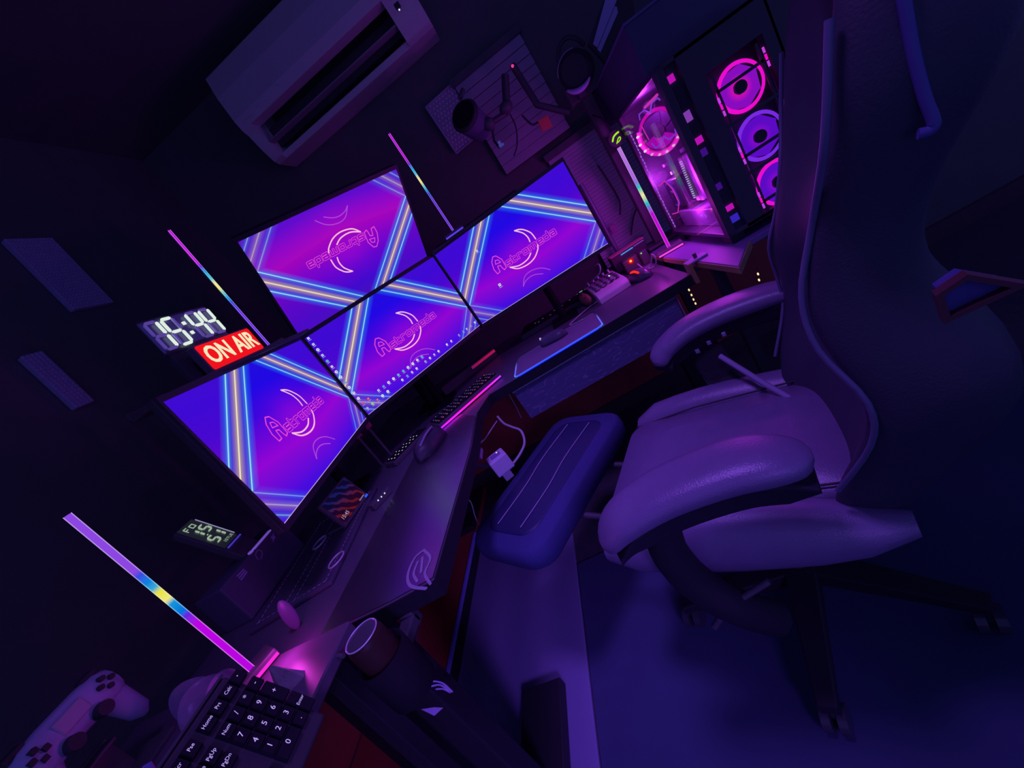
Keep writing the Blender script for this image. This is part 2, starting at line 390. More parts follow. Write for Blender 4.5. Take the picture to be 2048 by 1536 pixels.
# ------------------------------------------------------------------ MONITORS
def screen_material(name, stops, washed=0.0):
    mt = bpy.data.materials.new(name); mt.use_nodes = True; nt = mt.node_tree; nt.nodes.clear(); N = nt.nodes.new; L = nt.links.new
    out = N('ShaderNodeOutputMaterial'); em = N('ShaderNodeEmission'); L(em.outputs[0], out.inputs[0])
    tc = N('ShaderNodeTexCoord'); sp = N('ShaderNodeSeparateXYZ'); L(tc.outputs['Object'], sp.inputs[0])
    def mth(op, a, b=None, c=None):
        n = N('ShaderNodeMath'); n.operation = op
        for i, v in enumerate((a, b, c)):
            if v is None: continue
            if isinstance(v, (int, float)): n.inputs[i].default_value = v
            else: L(v, n.inputs[i])
        return n.outputs[0]
    u = mth('DIVIDE', sp.outputs[0], .336); v = mth('DIVIDE', sp.outputs[2], .336); a = mth('ABSOLUTE', u)
    vm = mth('MAXIMUM', v, mth('SUBTRACT', -.436, v))
    s = mth('ADD', mth('MULTIPLY', a, .667), mth('MULTIPLY', vm, .745))
    t = mth('DIVIDE', mth('SUBTRACT', s, .36), .30)
    cr = N('ShaderNodeValToRGB'); L(t, cr.inputs[0])
    def P(x): return (x - .36) / .30
    cg, cw, yg, yw = (30, 90, 235), (165, 235, 235), (140, 120, 175), (245, 232, 190)
    ramp(cr, [(P(.375), cg, 0), (P(.412), cg, .55), (P(.425), (60, 130, 235), .8), (P(.4285), cw, 1), (P(.4325), cw, 1), (P(.437), (55, 110, 225), .85), (P(.462), (60, 70, 205), .75), (P(.485), yg, .85), (P(.5), (172, 146, 152), .95), (P(.5035), yw, 1), (P(.5095), yw, 1), (P(.513), (172, 146, 156), .95), (P(.535), (130, 100, 185), .85), (P(.555), (60, 70, 210), .75), (P(.572), (55, 120, 230), .85), (P(.5765), cw, 1), (P(.5805), cw, 1), (P(.585), (60, 130, 235), .8), (P(.6), cg, .5), (P(.632), cg, 0)])
    # reflected part is dimmer
    below = mth('LESS_THAN', v, -.218); k = mth('SUBTRACT', 1, mth('MULTIPLY', below, .62)); fac = mth('MULTIPLY', cr.outputs['Alpha'], k)
    # base gradient, by height and sideways
    g1 = N('ShaderNodeValToRGB'); L(mth('ADD', mth('ADD', v, .5), mth('MULTIPLY', a, -.10)), g1.inputs[0]); ramp(g1, stops)
    side = mth('GREATER_THAN', s, .505); mx0 = N('ShaderNodeMix'); mx0.data_type = 'RGBA'
    L(mth('MULTIPLY', side, .45), mx0.inputs[0]); L(g1.outputs[0], mx0.inputs[6]); mx0.inputs[7].default_value = lin((85, 10, 190))
    mx = N('ShaderNodeMix'); mx.data_type = 'RGBA'; L(fac, mx.inputs[0]); L(mx0.outputs[2], mx.inputs[6]); L(cr.outputs[0], mx.inputs[7])
    # logo bloom around the crescent
    du = mth('SUBTRACT', u, 0); r2 = mth('ADD', mth('MULTIPLY', du, du), mth('MULTIPLY', mth('MULTIPLY', v, v), 2.5))
    bl = mth('MULTIPLY', mth('POWER', 2.718, mth('MULTIPLY', r2, -16)), .28)
    mx2 = N('ShaderNodeMix'); mx2.data_type = 'RGBA'; L(bl, mx2.inputs[0]); L(mx.outputs[2], mx2.inputs[6]); mx2.inputs[7].default_value = lin((190, 10, 215))
    L(mx2.outputs[2], em.inputs[0]); em.inputs[1].default_value = 1.0
    return mt
SCR = screen_material('neon wallpaper', [(0, (70, 12, 222)), (.14, (110, 10, 215)), (.27, (138, 8, 210)), (.285, (148, 5, 212)), (.42, (110, 5, 214)), (.6, (60, 5, 220)), (.8, (32, 8, 228)), (1, (34, 12, 220))])
SCRU = screen_material('neon wallpaper seen from below', [(0, (95, 12, 205)), (.14, (140, 8, 200)), (.27, (165, 8, 190)), (.29, (160, 5, 188)), (.45, (125, 5, 200)), (.62, (95, 5, 205)), (.85, (65, 10, 205)), (1, (70, 15, 190))])
NEONW = glow('neon pale pink', (255, 190, 215), 1); NEONP = glow('neon pink', (236, 70, 205), 1); GHOST = glow('faint neon', (172, 70, 215), 1)
ICONM = [glow('icon white', (225, 235, 235)), glow('icon teal', (70, 190, 200)), glow('icon red', (235, 50, 60)), glow('icon green', (120, 220, 110)), glow('icon shade', (120, 110, 220)), glow('icon grey', (160, 170, 190))]
H = .336
LET = {'s': (.055, [[(1, 1), (0, 1), (0, .5), (1, .5), (1, 0), (0, 0)]]), 't': (.045, [[(0, 1.55), (0, 0), (1, 0)], [(0, 1), (.9, 1)]]), 'r': (.045, [[(0, 0), (0, 1), (1, 1)]]),
       'o': (.055, [[(0, 0), (0, 1), (1, 1), (1, 0), (0, 0)]]), 'm': (.085, [[(0, 0), (0, 1), (1, 1), (1, 0)], [(.5, 1), (.5, 0)]]), 'e': (.055, [[(1, 0), (0, 0), (0, 1), (1, 1), (1, .5), (0, .5)]]),
       'd': (.055, [[(1, 1), (0, 1), (0, 0), (1, 0), (1, 1.6)]]), 'a': (.055, [[(0, 1), (1, 1), (1, 0), (0, 0), (0, .5), (1, .5)]])}
def logo(scr, smat):
    gl, gi = G(), G(); x = -.215
    for ch in 'stromeda':
        wd, sts = LET[ch]
        for st in sts:
            pts = [((x + px * wd) * H, (-.083 + pz * .05) * H) for px, pz in st]
            gl.ribbon(pts, .0255 * H, -.0006); gi.ribbon(pts, .0150 * H, -.0009)
        x += wd + .031
    A = [(-.375, -.092), (-.383, -.024), (-.357, .057), (-.313, .102), (-.274, .091), (-.237, .02), (-.241, -.085), (-.276, -.098), (-.285, -.069), (-.291, -.027), (-.324, -.019), (-.334, -.088)]
    A = [(a * H, b * H) for a, b in A]; gl.ribbon(A, .010 * H, -.0006, closed=True)
    hole = [(a * H, b * H) for a, b in ((-.312, .052), (-.278, .040), (-.266, -.0), (-.305, .008), (-.332, .012))]
    gl.ribbon(hole, .009 * H, -.0006, closed=True)
    gl.build('wallpaper_lettering', NEONP, scr); gi.build('wallpaper_lettering', smat, scr)
    g = G()
    for arc in ([(.067, .203), (.12, .185), (.165, .150), (.213, .08), (.224, -.005)], [(.208, -.075), (.185, -.115), (.113, -.17), (.03, -.195), (-.06, -.193), (-.143, -.168), (-.204, -.11)],
                [(.067, .203), (.105, .165), (.141, .118), (.158, .055), (.152, .005)], [(.092, -.108), (.04, -.14), (-.01, -.152), (-.07, -.155), (-.125, -.145), (-.204, -.11)]):
        g.ribbon([(a * H, b * H) for a, b in cat2(arc, 6)], .013 * H, -.0008)
    g.build('wallpaper_crescent', NEONW, scr)
    g = G()
    for arc in ([(-.192, -.385), (-.127, -.305), (-.052, -.28), (.04, -.291), (.116, -.327), (.183, -.391)], [(-.19, -.385), (-.146, -.352), (-.07, -.334), (.006, -.345), (.087, -.386)]):
        g.ribbon([(a * H, b * H) for a, b in cat2(arc, 6)], .009 * H, -.0006)
    g.build('wallpaper_reflection', GHOST, scr)
def monitor(C, yaw, tilt, flip, label, smat, pole):
    M = Matrix.Translation(C) @ Matrix.Rotation(R(yaw), 4, 'Z') @ Matrix.Rotation(R(tilt), 4, 'X')
    mo = T('monitor', label, 'monitor', M=M, group='four monitors with the same neon wallpaper')
    g = G().box((0, .004, .1745), (.612, .008, .013)).box((0, .004, -.1755), (.612, .008, .015)).box((-.3025, .004, 0), (.007, .008, .336)).box((.3025, .004, 0), (.007, .008, .336))
    g.build('bezel', mat('black bezel', (.025, .025, .035), .4, noise=.1), mo)
    G().box((0, .018, 0), (.612, .020, .364)).box((0, .033, -.02), (.40, .012, .22)).build('housing', mat('housing black', (.03, .03, .042), .5, noise=.1), mo, bev=.003)
    sc = G().quad((-.299, 0, -.168), (.299, 0, -.168), (.299, 0, .168), (-.299, 0, .168)).build('screen', smat, mo, loc=(0, .002, 0))
    if flip: sc.rotation_euler = (0, PI, 0)
    logo(sc, smat)
    # bright lower lip of the panel
    inv = M.inverted(); back = M @ Vector((0, .04, -.01)); px, py = pole
    g = G().cyl((px, py, DZ + .012), (px, py, back.z + .04), .018, n=14).box((px, py, DZ + .006), (.12, .12, .012))
    g.tube([(px, py, back.z), (back.x, back.y, back.z)], .014)
    g.build('stand', mat('stand black', (.012, .012, .016), .7, noise=.1, spec=.15), mo, xf=inv)
    return mo, sc
mL, sL = monitor((-.804, .992, 1.076), 96.46, .2, False, 'left monitor, standing under the red ON AIR sign', SCR, (-1.03, 1.22))
mM, sM = monitor((-.631, 1.531, 1.076), 44.38, .5, False, 'middle lower monitor, its screen dotted with desktop icons', SCR, (-.73, 1.64))
mR, sR = monitor((-.106, 1.713, 1.076), -3.77, .3, False, 'right monitor, with two stray icons on its screen', SCR, (-.10, 1.80))
mU, sU = monitor((-.591, 1.487, 1.405), 45.05, 30.4, True, 'upper monitor leaning forward, its wallpaper upside down', SCRU, (-.82, 1.74))
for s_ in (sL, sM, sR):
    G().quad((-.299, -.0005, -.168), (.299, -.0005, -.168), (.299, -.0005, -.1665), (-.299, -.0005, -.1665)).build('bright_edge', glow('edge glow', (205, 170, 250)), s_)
g = G()
def icon(g, u, v, mi, r=.0145):
    x, z = u * H, v * H; r *= H; g.cur = mi
    k = random.choice((4, 6, 10)); g.add([(x + r * 1.1 * math.cos(2 * PI * (i + .5) / k), -.0011, z + r * 1.1 * math.sin(2 * PI * (i + .5) / k)) for i in range(k)], [tuple(range(k))])
    g.cur = random.choice((4, 5)); g.add([(x - r * .4, -.0013, z - r * .3), (x + r * .5, -.0013, z - r * .3), (x + r * .5, -.0013, z + r * .4), (x - r * .4, -.0013, z + r * .4)], [(0, 1, 2, 3)])
    g.cur = 5; g.add([(x - r * 1.1, -.0011, z - r * 1.75), (x + r * 1.2, -.0011, z - r * 1.75), (x + r * 1.2, -.0011, z - r * 1.4), (x - r * 1.1, -.0011, z - r * 1.4)], [(0, 1, 2, 3)])
for v in (.481, .407, .34, .27, .196, .125, .057, -.011, -.083, -.148, -.223, -.296): icon(g, -.862, v, random.choice((0, 0, 0, 1)))
for u in (-.641, -.571, -.499, -.429, -.358, -.285, -.214, -.141, -.07, -.001): icon(g, u, -.36, random.choice((0, 0, 1, 0)))
for u in (-.358, -.283, -.211, -.14, -.001, .071, .141, .212, .353, .428, .562, .641, .703, .777, .852): icon(g, u, -.43, random.choice((0, 1, 5, 0)), .012)
for u, v, k in ((-.859, -.365, 2), (-.784, -.363, 2), (-.782, -.433, 3), (-.715, -.432, 2), (-.644, -.433, 0), (-.569, -.432, 0), (-.855, -.437, 5)): icon(g, u, v, k)
o = g.build('desktop_icons', ICONM, sM); o['kind'] = 'stuff'
g = G(); icon(g, -.432, .262, 0); icon(g, -.426, -.214, 0, .02); o = g.build('desktop_icons', ICONM, sR); o['kind'] = 'stuff'

# shelves on top of monitors
sh = T('monitor_top_shelf', 'black tray shelf clipped on top of the left monitor', 'shelf', (-.85, 1.01, 1.252))
G().box((0, 0, .004), (.12, .56, .008)).box((-.055, 0, .012), (.008, .56, .02)).build('tray', DARKER, sh, bev=.002)
sh2 = T('monitor_top_shelf', 'black tray shelf clipped on the right monitor behind its top left corner', 'shelf', (-.20, 1.765, 1.252))
G().box((0, 0, .004), (.40, .11, .008)).box((0, .05, .012), (.40, .008, .02)).build('tray', DARKER, sh2, bev=.002)

# ------------------------------------------------------------------ LIGHT BARS
def light_bar(loc, yaw, stops, label, L=.405, wd=.018, dp=.009, strip=(90, 60, 240), sname='a', base=(.085, .055)):
    t = T('light_bar', label, 'lamp', loc, yaw, group='colour changing light bars')
    G().box((0, 0, .009), (base[0], base[1], .018)).build('base', BLACK, t, bev=.003)
    G().box((0, .004, .018 + L / 2), (wd * .8, dp, L)).build('spine', BLACK2, t)
    G().box((0, -dp * .5 - .003, .018 + L / 2), (wd, dp, L)).build('diffuser', ramp_glow('bar ' + sname, 'Z', .018, .018 + L, stops, 1.0), t, bev=.002)
    g = G()
    for sx in (-1, 1): g.box((sx * wd * .5, -dp - .0028, .018 + L / 2), (.0012, .001, L))
    g.build('bright_edge', ramp_glow('bar edge ' + sname, 'Z', .018, .018 + L, [(p_, tuple(min(255, int(c * .55 + 110)) for c in col)) for p_, col in stops], 1.0), t)
    G().box((0, -base[1] / 2 - .001, .006), (base[0] * .95, .002, .006)).build('base_strip', glow('strip ' + sname, strip, 1.0), t)
    return t
mag, lil, cyn, yel, pur = (185, 5, 225), (140, 70, 225), (0, 150, 225), (240, 232, 120), (98, 30, 228)
st12 = [(0, pur), (.30, pur), (.40, (40, 60, 220)), (.44, cyn), (.485, (120, 200, 190)), (.52, yel), (.56, (235, 230, 150)), (.60, (60, 190, 215)), (.66, cyn), (.70, (90, 20, 225)), (.74, mag), (1, mag)]
light_bar((-.893, 1.215, 1.2605), 62, st12, 'slim light bar behind the left end of the upper monitor, above the ON AIR sign', wd=.006, dp=.006, sname='one')
light_bar((-.290, 1.751, 1.2605), 8, st12, 'slim light bar standing on the tray between upper and right monitors', wd=.007, dp=.006, sname='one', strip=(70, 50, 235))
st3 = [(0, mag), (.33, mag), (.39, (90, 40, 225)), (.41, (0, 110, 225)), (.47, (20, 150, 215)), (.495, yel), (.54, (232, 225, 60)), (.565, (60, 170, 210)), (.60, (0, 130, 225)), (.645, (60, 70, 225)), (.67, lil), (1, lil)]
light_bar((-.856, .502, .741), 62, st3, 'largest light bar, in the lower left beside the tilted keyboard', wd=.0105, dp=.006, sname='three', strip=(255, 40, 225))
st4 = [(0, (200, 10, 215)), (.36, (190, 10, 220)), (.42, (90, 120, 210)), (.46, (0, 190, 195)), (.50, (170, 210, 160)), (.54, (240, 230, 160)), (.58, (150, 210, 170)), (.62, (0, 185, 195)), (.66, (130, 110, 220)), (.72, (170, 100, 225)), (1, (185, 110, 225))]
light_bar((.384, 1.72, .7495), -10, st4, 'light bar standing between the ribbed shutter and the computer tower', wd=.0115, dp=.008, sname='four', strip=(255, 70, 235), base=(.10, .06))

# ------------------------------------------------------------------ ON AIR SIGN and CLOCKS
sg = T('on_air_sign', 'red illuminated ON AIR box sign with cream letters', 'sign', (-.83, 1.011, 1.2605), 91)
G().box((0, .012, .041), (.206, .024, .078)).build('housing', BLACK, sg, bev=.003)
G().prism(rrect(.20, .068, .006), 0, .001, Matrix.Translation((0, -.0005, .042)) @ Matrix.Rotation(R(90), 4, 'X')).build('face', glow('sign red', (240, 18, 30), 1), sg)
textmesh('lettering', 'ON AIR', .066, glow('sign cream', (246, 232, 190), 1), sg, (0, -.003, .042), sx=.82, bold=.0012)
textmesh('lettering', 'ON AIR', .066, MATS['sign cream'], sg, (0.0016, -.0031, .042), sx=.82, bold=.0012)
SEG = {'0': 'abcdef', '1': 'bc', '2': 'abged', '3': 'abgcd', '4': 'fgbc', '5': 'afgcd', '6': 'afgedc', '7': 'abc', '8': 'abcdefg', '9': 'abcdfg'}
def segs(g, ch, x, z, w_, h, t, y, inv=False):
    on = SEG[ch]; hs = h / 2
    for s in 'abcdefg':
        if (s in on) == inv: continue
        if s in 'adg':
            zz = z + {'a': h, 'g': hs, 'd': 0}[s]; a, b = x + t * .3, x + w_ - t * .3
            pts = [(a, zz), (a + t / 2, zz + t / 2), (b - t / 2, zz + t / 2), (b, zz), (b - t / 2, zz - t / 2), (a + t / 2, zz - t / 2)]
        else:
            xx = x if s in 'ef' else x + w_; z0 = z + (hs if s in 'bf' else 0) + t * .25; z1 = z + (h if s in 'bf' else hs) - t * .25
            pts = [(xx, z0), (xx + t / 2, z0 + t / 2), (xx + t / 2, z1 - t / 2), (xx, z1), (xx - t / 2, z1 - t / 2), (xx - t / 2, z0 + t / 2)]
        g.prism(pts, 0, .004, Matrix.Translation((0, y, 0)) @ Matrix.Rotation(R(90), 4, 'X'))
ck = T('digital_clock', 'white segment clock reading 15:44 behind the ON AIR sign', 'clock', (-.868, .985, 1.2605), 91)
lit, dim = G(), G()
for ch, x in (('1', -.098), ('5', -.052), ('4', .022), ('4', .068)):
    segs(lit, ch, x, .100, .032, .072, .0068, 0); segs(dim, ch, x, .100, .032, .072, .0062, 0, True)
for z in (.122, .150): lit.box((.0, -.002, z), (.008, .004, .008))
lit.build('lit_segments', glow('clock white', (222, 238, 226), 1), ck)
dim.build('unlit_segments', mat('frosted segment', (.75, .75, .85), .5, emit=(52, 46, 100), es=1), ck)
G().box((0, .010, .05), (.20, .012, .10)).box((0, .008, .092), (.21, .010, .006)).box((0, .008, .180), (.21, .008, .004)).build('frame', GLOSSB, ck)
G().box((0, .006, .136), (.208, .003, .086)).build('back_plate', mat('smoky acrylic', (.10, .08, .22), .2, noise=.05, emit=(26, 20, 70), es=.6), ck)
# portrait LCD clock
p = atd(425, 1018, 1.16)
lc = T('lcd_clock', 'small portrait LCD clock with green grey digits left of the left monitor', 'clock', (-1.125, .884, .838), 96)
Ml = Matrix.Translation((0, 0, .005)) @ Matrix.Rotation(R(-32), 4, 'X')
G().box((0, .014, .09), (.07, .022, .19), Ml).build('case', BLACK, lc, bev=.003)
G().box((0, .0025, .118), (.056, .002, .128), Ml).build('panel', mat('lcd glass', (.05, .06, .06), .2, noise=.05, emit=(26, 30, 38), es=.8), lc)
LCDG = glow('lcd digits', (150, 172, 150), 1)
g = G()
gg = G(); segs(gg, '1', -.024, .120, .015, .028, .0034, .0005); segs(gg, '5', .004, .120, .016, .028, .0034, .0005); segs(gg, '5', -.021, .079, .016, .028, .0034, .0005); segs(gg, '1', .002, .079, .015, .028, .0034, .0005)
for z in (.109, .111): gg.box((-.006, 0, z + (.004 if z > .11 else -.003)), (.003, .002, .003))
g.add(gg.v, gg.f, Ml)
for st in ([(-.018, .158), (-.018, .172), (-.008, .172)], [(-.018, .165), (-.010, .165)], [(.0, .158), (.0, .170), (.012, .170), (.012, .158), (.0, .158)]): g.ribbon(st, .003, .0005, Ml)
g.build('digits', LCDG, lc)
tm = textmesh('day_text', 'TUE', .012, LCDG, lc, Ml @ Vector((.014, .0005, .066)), (R(90 - 32), 0, 0)); textmesh('date_text', '10', .013, LCDG, lc, Ml @ Vector((-.004, .0005, .066)), (R(90 - 32), 0, 0))
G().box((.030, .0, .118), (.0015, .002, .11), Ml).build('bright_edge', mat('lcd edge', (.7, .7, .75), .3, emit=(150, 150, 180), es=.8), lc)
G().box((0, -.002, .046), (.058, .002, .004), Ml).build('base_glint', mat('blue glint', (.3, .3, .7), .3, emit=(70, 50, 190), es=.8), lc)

# dark speaker box with icons under the LCD clock
bx = T('icon_box', 'black box with three faint symbols below the LCD clock', 'box', (-1.10, .86, DZ), 90)
G().box((0, .05, .058), (.26, .10, .116)).build('body', mat('dark navy card', (.10, .10, .17), .6, noise=.1), bx, bev=.004)
g = G(); ICN = mat('faint violet print', (.45, .40, .75), .6, noise=.05)
for k, (x, z) in enumerate(((.071, .098), (.004, .098), (-.066, .098))):
    if k == 0: g.box((x, -.0005, z), (.012, .001, .012)); g.ribbon([(x - .01, z - .008), (x + .01, z + .008)], .003, -.0012)
    elif k == 1: g.ribbon(cat2([(x - .012, z - .008), (x - .008, z + .006), (x + .006, z + .010), (x + .012, z), (x + .004, z - .008), (x - .006, z - .012)], 4), .003, -.0008)
    else:
        for d in (-.007, 0, .007): g.ribbon([(x - .012, z + d), (x + .012, z + d * .8)], .004, -.0008)
g.build('symbols', ICN, bx)
G().box((.045, .004, .118), (.075, .012, .004)).box((-.004, .004, .1185), (.010, .012, .005)).build('top_glint', mat('painted lip glint', (.8, .75, .95), .2, emit=(120, 80, 200), es=.6, noise=.1), bx)  # glint on the box top put in as a faintly glowing lip

# ------------------------------------------------------------------ KEYBOARDS
def keycap(w_, d, h, mt, parent, loc, name='key', taper=.0016):
    g = G(); b = [(-w_ / 2, -d / 2, 0), (w_ / 2, -d / 2, 0), (w_ / 2, d / 2, 0), (-w_ / 2, d / 2, 0)]
    t = [(x * (1 - 2 * taper / w_), y * (1 - 2 * taper / d), h) for x, y, _ in b]
    g.add(b + t, [(3, 2, 1, 0), (4, 5, 6, 7), (0, 1, 5, 4), (1, 2, 6, 5), (2, 3, 7, 6), (3, 0, 4, 7)])
    return g.build(name, mt, parent, loc=loc)
KEYM = mat('black keycap', (.018, .018, .026), .7, noise=.1, spec=.2)
LEG = glow('key legend', (190, 165, 255), 1)
U = .01905
C5 = Vector((-.619, .328, .799)); ax = Vector((-.02, .9998, 0)).normalized(); ay = Vector((-.465, -.017, .885)); ay = (ay - ax * ay.dot(ax)).normalized(); az = ax.cross(ay)
Mk = Matrix.Identity(4)
for i in range(3): Mk[i][0] = ax[i]; Mk[i][1] = ay[i]; Mk[i][2] = az[i]; Mk[i][3] = C5[i]
nk = T('numpad_keyboard', 'black keyboard with glowing violet legends leaning upright in the lower left', 'keyboard', M=Mk)
G().box((-.19, .006, -.019), (.455, .150, .020)).build('case', DARKER, nk, bev=.004)
G().box((-.19, .083, -.020), (.455, .004, .026)).build('back_edge', BLACK2, nk, bev=.001)
LEGS = {}
rows = {2: ['0', None, '.'], 1: ['1', '2', '3'], 0: ['4', '5', '6'], -1: ['7', '8', '9'], -2: ['NumLk', '/', '*']}
def key_at(cx, cy, txt, w_=1, h_=1, small=False):
    k = keycap(U * w_ - .0012, U * h_ - .0012, .007, KEYM, nk, (cx * U, cy * U, -.009))
    if txt:
        textmesh('legend', txt, (.0098 if not small else .0062), LEG, k, (0, .0015, .0072), (0, 0, 0))
    return k
for (cx, cy, tx) in ((-1, 1, '7'), (0, 1, '8'), (1, 1, '9'), (-1, 0, '4'), (0, 0, '5'), (1, 0, '6'), (-1, -1, '1'), (0, -1, '2'), (1, -1, '3'), (1, -2, '.'), (0, 2, '/'), (1, 2, '*'), (2, 2, '-')): key_at(cx, cy, tx)
key_at(-.5, -2, '0', 2); key_at(-1, 2, 'Num', small=True); key_at(2, .5, '+', 1, 2); key_at(2, -1.5, 'Enter', 1, 2, small=True)
for i, tx in enumerate(('Home', 'Prt', 'Calc', '\u2022')): key_at(-1 + i, 3.3, tx, small=True)
for j, row in enumerate((('Ins', 'Home', 'PgUp'), ('Del', 'End', 'PgDn'), (None, None, None), (None, '\u2191', None), ('\u2190', '\u2193', '\u2192'))):
    for i, tx in enumerate(row):
        if j == 2 or (j == 3 and i != 1): continue
        key_at(-4.4 + i, 2 - j, tx, small=True)
for i in range(3): key_at(-4.4 + i, 3.3, ('Prt', 'Scr', 'Pse')[i], small=True)
for j in range(5):
    for i in range(6): key_at(-11.2 + i, 2 - j, random.choice('PLKJHNM'))
tab = T('side_table', 'low black table top beyond the left desk end, lit pink by the light bar', 'table', (-.95, .37, 0))
G().box((0, -.02, .728), (.62, .36, .022)).build('tabletop', mat('dark violet tabletop', (.14, .11, .17), .45, noise=.1), tab, bev=.003)
for sx in (-1, 1):
    for sy in (-1, 1): G().box((sx * .28 - .02, -.02 + sy * .13, .3585), (.035, .035, .717)).build('leg', DLEG, tab, bev=.002)
ks = T('keyboard_stand', 'dark wedge stand propping up the tilted keyboard', 'stand', (-.70, .15, .739))
G().prism([(-.03, 0), (.03, 0), (-.045, .09), (-.06, .09)], -.16, .16, Matrix.Rotation(R(90), 4, 'X')).build('wedge', DARKER, ks)

# glass ornament on the side table
PETAL = bpy.data.materials.new('clear acrylic'); PETAL.use_nodes = True; nt = PETAL.node_tree; nt.nodes.clear()
o_ = nt.nodes.new('ShaderNodeOutputMaterial'); mxs = nt.nodes.new('ShaderNodeMixShader'); tr = nt.nodes.new('ShaderNodeBsdfTransparent'); pb = nt.nodes.new('ShaderNodeBsdfPrincipled'); lw = nt.nodes.new('ShaderNodeLayerWeight')
pb.inputs['Base Color'].default_value = (.55, .42, .7, 1); pb.inputs['Roughness'].default_value = .15; lw.inputs[0].default_value = .45
mr = nt.nodes.new('ShaderNodeMapRange'); mr.inputs['To Min'].default_value = .22; mr.inputs['To Max'].default_value = .85
nt.links.new(lw.outputs['Facing'], mr.inputs[0]); nt.links.new(mr.outputs[0], mxs.inputs[0]); nt.links.new(tr.outputs[0], mxs.inputs[1]); nt.links.new(pb.outputs[0], mxs.inputs[2]); nt.links.new(mxs.outputs[0], o_.inputs[0])
orn = T('acrylic_ornament', 'clear petal shaped acrylic ornament around the foot of the largest light bar', 'ornament', (-.945, .47, .739))
for k, (px, py, rx, rz, tilt, yw) in enumerate(((-.03, .015, .05, .075, 10, 30), (.0, .0, .05, .060, -8, 60), (.025, .01, .045, .05, 14, 95), (.05, -.01, .04, .042, 0, 130))):
    Mp = Matrix.Translation((px, py, 0)) @ Matrix.Rotation(R(yw), 4, 'Z') @ Matrix.Rotation(R(tilt), 4, 'X')
    G().ell((0, 0, 0), (rx, .012, rz), 20, Mp, lo=0).build('petal', PETAL, orn)
p = atz(590, 1262, .78)
lf = T('violet_leaf', 'violet oval leaf shaped wing rising behind the pink glow', 'ornament', (-.845, .605, DZ))
Mp = Matrix.Rotation(R(40), 4, 'Z') @ Matrix.Rotation(R(10), 4, 'Y')
G().ell((0, 0, .038), (.014, .003, .038), 18, Mp).build('blade', mat('violet translucent', (.20, .12, .30), .35, noise=.1), lf)
point_light('added_mixer_fill', (.30, 1.66, .84), (.9, .04, 1), .42, .015)  # added point light beside the bar, set toward the mixer to brighten it
point_light('bar_foot_glow', (-.775, .50, .775), (1, .05, .9), .2, .012)
rk = T('rock', 'small craggy rock standing beside the pink glow', 'rock', (-.725, .445, .739))
g = G(); base = [(.028 * math.cos(a) * random.uniform(.8, 1.2), .022 * math.sin(a) * random.uniform(.8, 1.2), 0) for a in [2 * PI * i / 9 for i in range(9)]]
mid_ = [(x * .62 + random.uniform(-.004, .004), y * .62, .022 + random.uniform(-.004, .004)) for x, y, _ in base]
g.loft([[Vector(q) for q in base], [Vector(q) for q in mid_], [Vector((q[0] * .2, q[1] * .2, .046 + random.uniform(-.003, .003))) for q in mid_]], smooth=False).build('stone', mat('rough stone', (.40, .34, .42), .9, noise=.3, nscale=60, bump=.8, bscale=90), rk)
p, q = atz(627, 1307, .735), atz(683, 1308, .735)
pen = T('stylus', 'thin pink lit stylus pointing at the drink can', 'pen', (p.x, p.y, DZ))
d_ = q - p; d_.z = 0
G().tube([(0, 0, .010), tuple(d_ * .72 + Vector((0, 0, .010)))], .0042).build('barrel', mat('barrel painted pink lit', (.6, .25, .6), .3, noise=.05, emit=(120, 30, 140), es=.7), pen)  # pink light falling on the pen is put into its colour and emission
G().tube([tuple(d_ * .72 + Vector((0, 0, .010))), tuple(d_ + Vector((0, 0, .010)))], .004).build('tip', BLACK, pen)
G().box((d_.x * .5, d_.y * .5, .003), (.014, .014, .006)).build('rest', BLACK, pen)

# drink can in clamp-on holder
CANP = (-.558, .457)
hd = T('cup_holder', 'black cup holder clamped under the desk end, holding the can', 'cup holder', (CANP[0], CANP[1], .618))
G().lathe([(.042, 0), (.044, .09), (.040, .09), (.038, .006), (.0001, .006)], 28).build('cup', mat('holder black', (.012, .012, .018), .7, noise=.1, spec=.12), hd)
G().box((0, .068, .05), (.03, .055, .02)).box((0, .095, .052), (.03, .02, .03)).build('clamp', BLACK2, hd, bev=.003)
can = T('drink_can', 'open drink can seen from above in the black holder', 'can', (CANP[0], CANP[1], .6255))
G().lathe([(.024, 0), (.031, .008), (.032, .02), (.032, .118), (.0285, .129), (.0278, .1296), (.0272, .1200)], 32).build('body', mat('dark printed can', (.05, .022, .02), .45, metal=0, spec=.2, noise=.3, nscale=20), can)
G().lathe([(.0275, .1295), (.0285, .131), (.0275, .1305), (.0258, .1255), (.0240, .1245), (.0001, .1250)], 32).build('lid', mat('aluminium lid', (.22, .2, .26), .3, metal=.6, noise=.1), can)
G().tube([(.0285 * math.cos(2 * PI * i / 32), .0285 * math.sin(2 * PI * i / 32), .1300) for i in range(33)], .0013, 6).tube([(.018 * math.cos(2 * PI * i / 24), .018 * math.sin(2 * PI * i / 24), .1255) for i in range(3, 19)], .0008, 6).build('rim', mat('bright rim', (.85, .82, .95), .3, metal=.3, noise=.05), can)
g = G(); g.tube([(-.012, 0, .1262), (-.004, .006, .1268), (.006, .006, .1268), (.010, 0, .1268), (.006, -.006, .1268), (-.004, -.006, .1268), (-.012, 0, .1262)], .0016, smoothn=4).ell((-.008, 0, .126), (.006, .005, .001)); g.build('tab', CHROME, can)

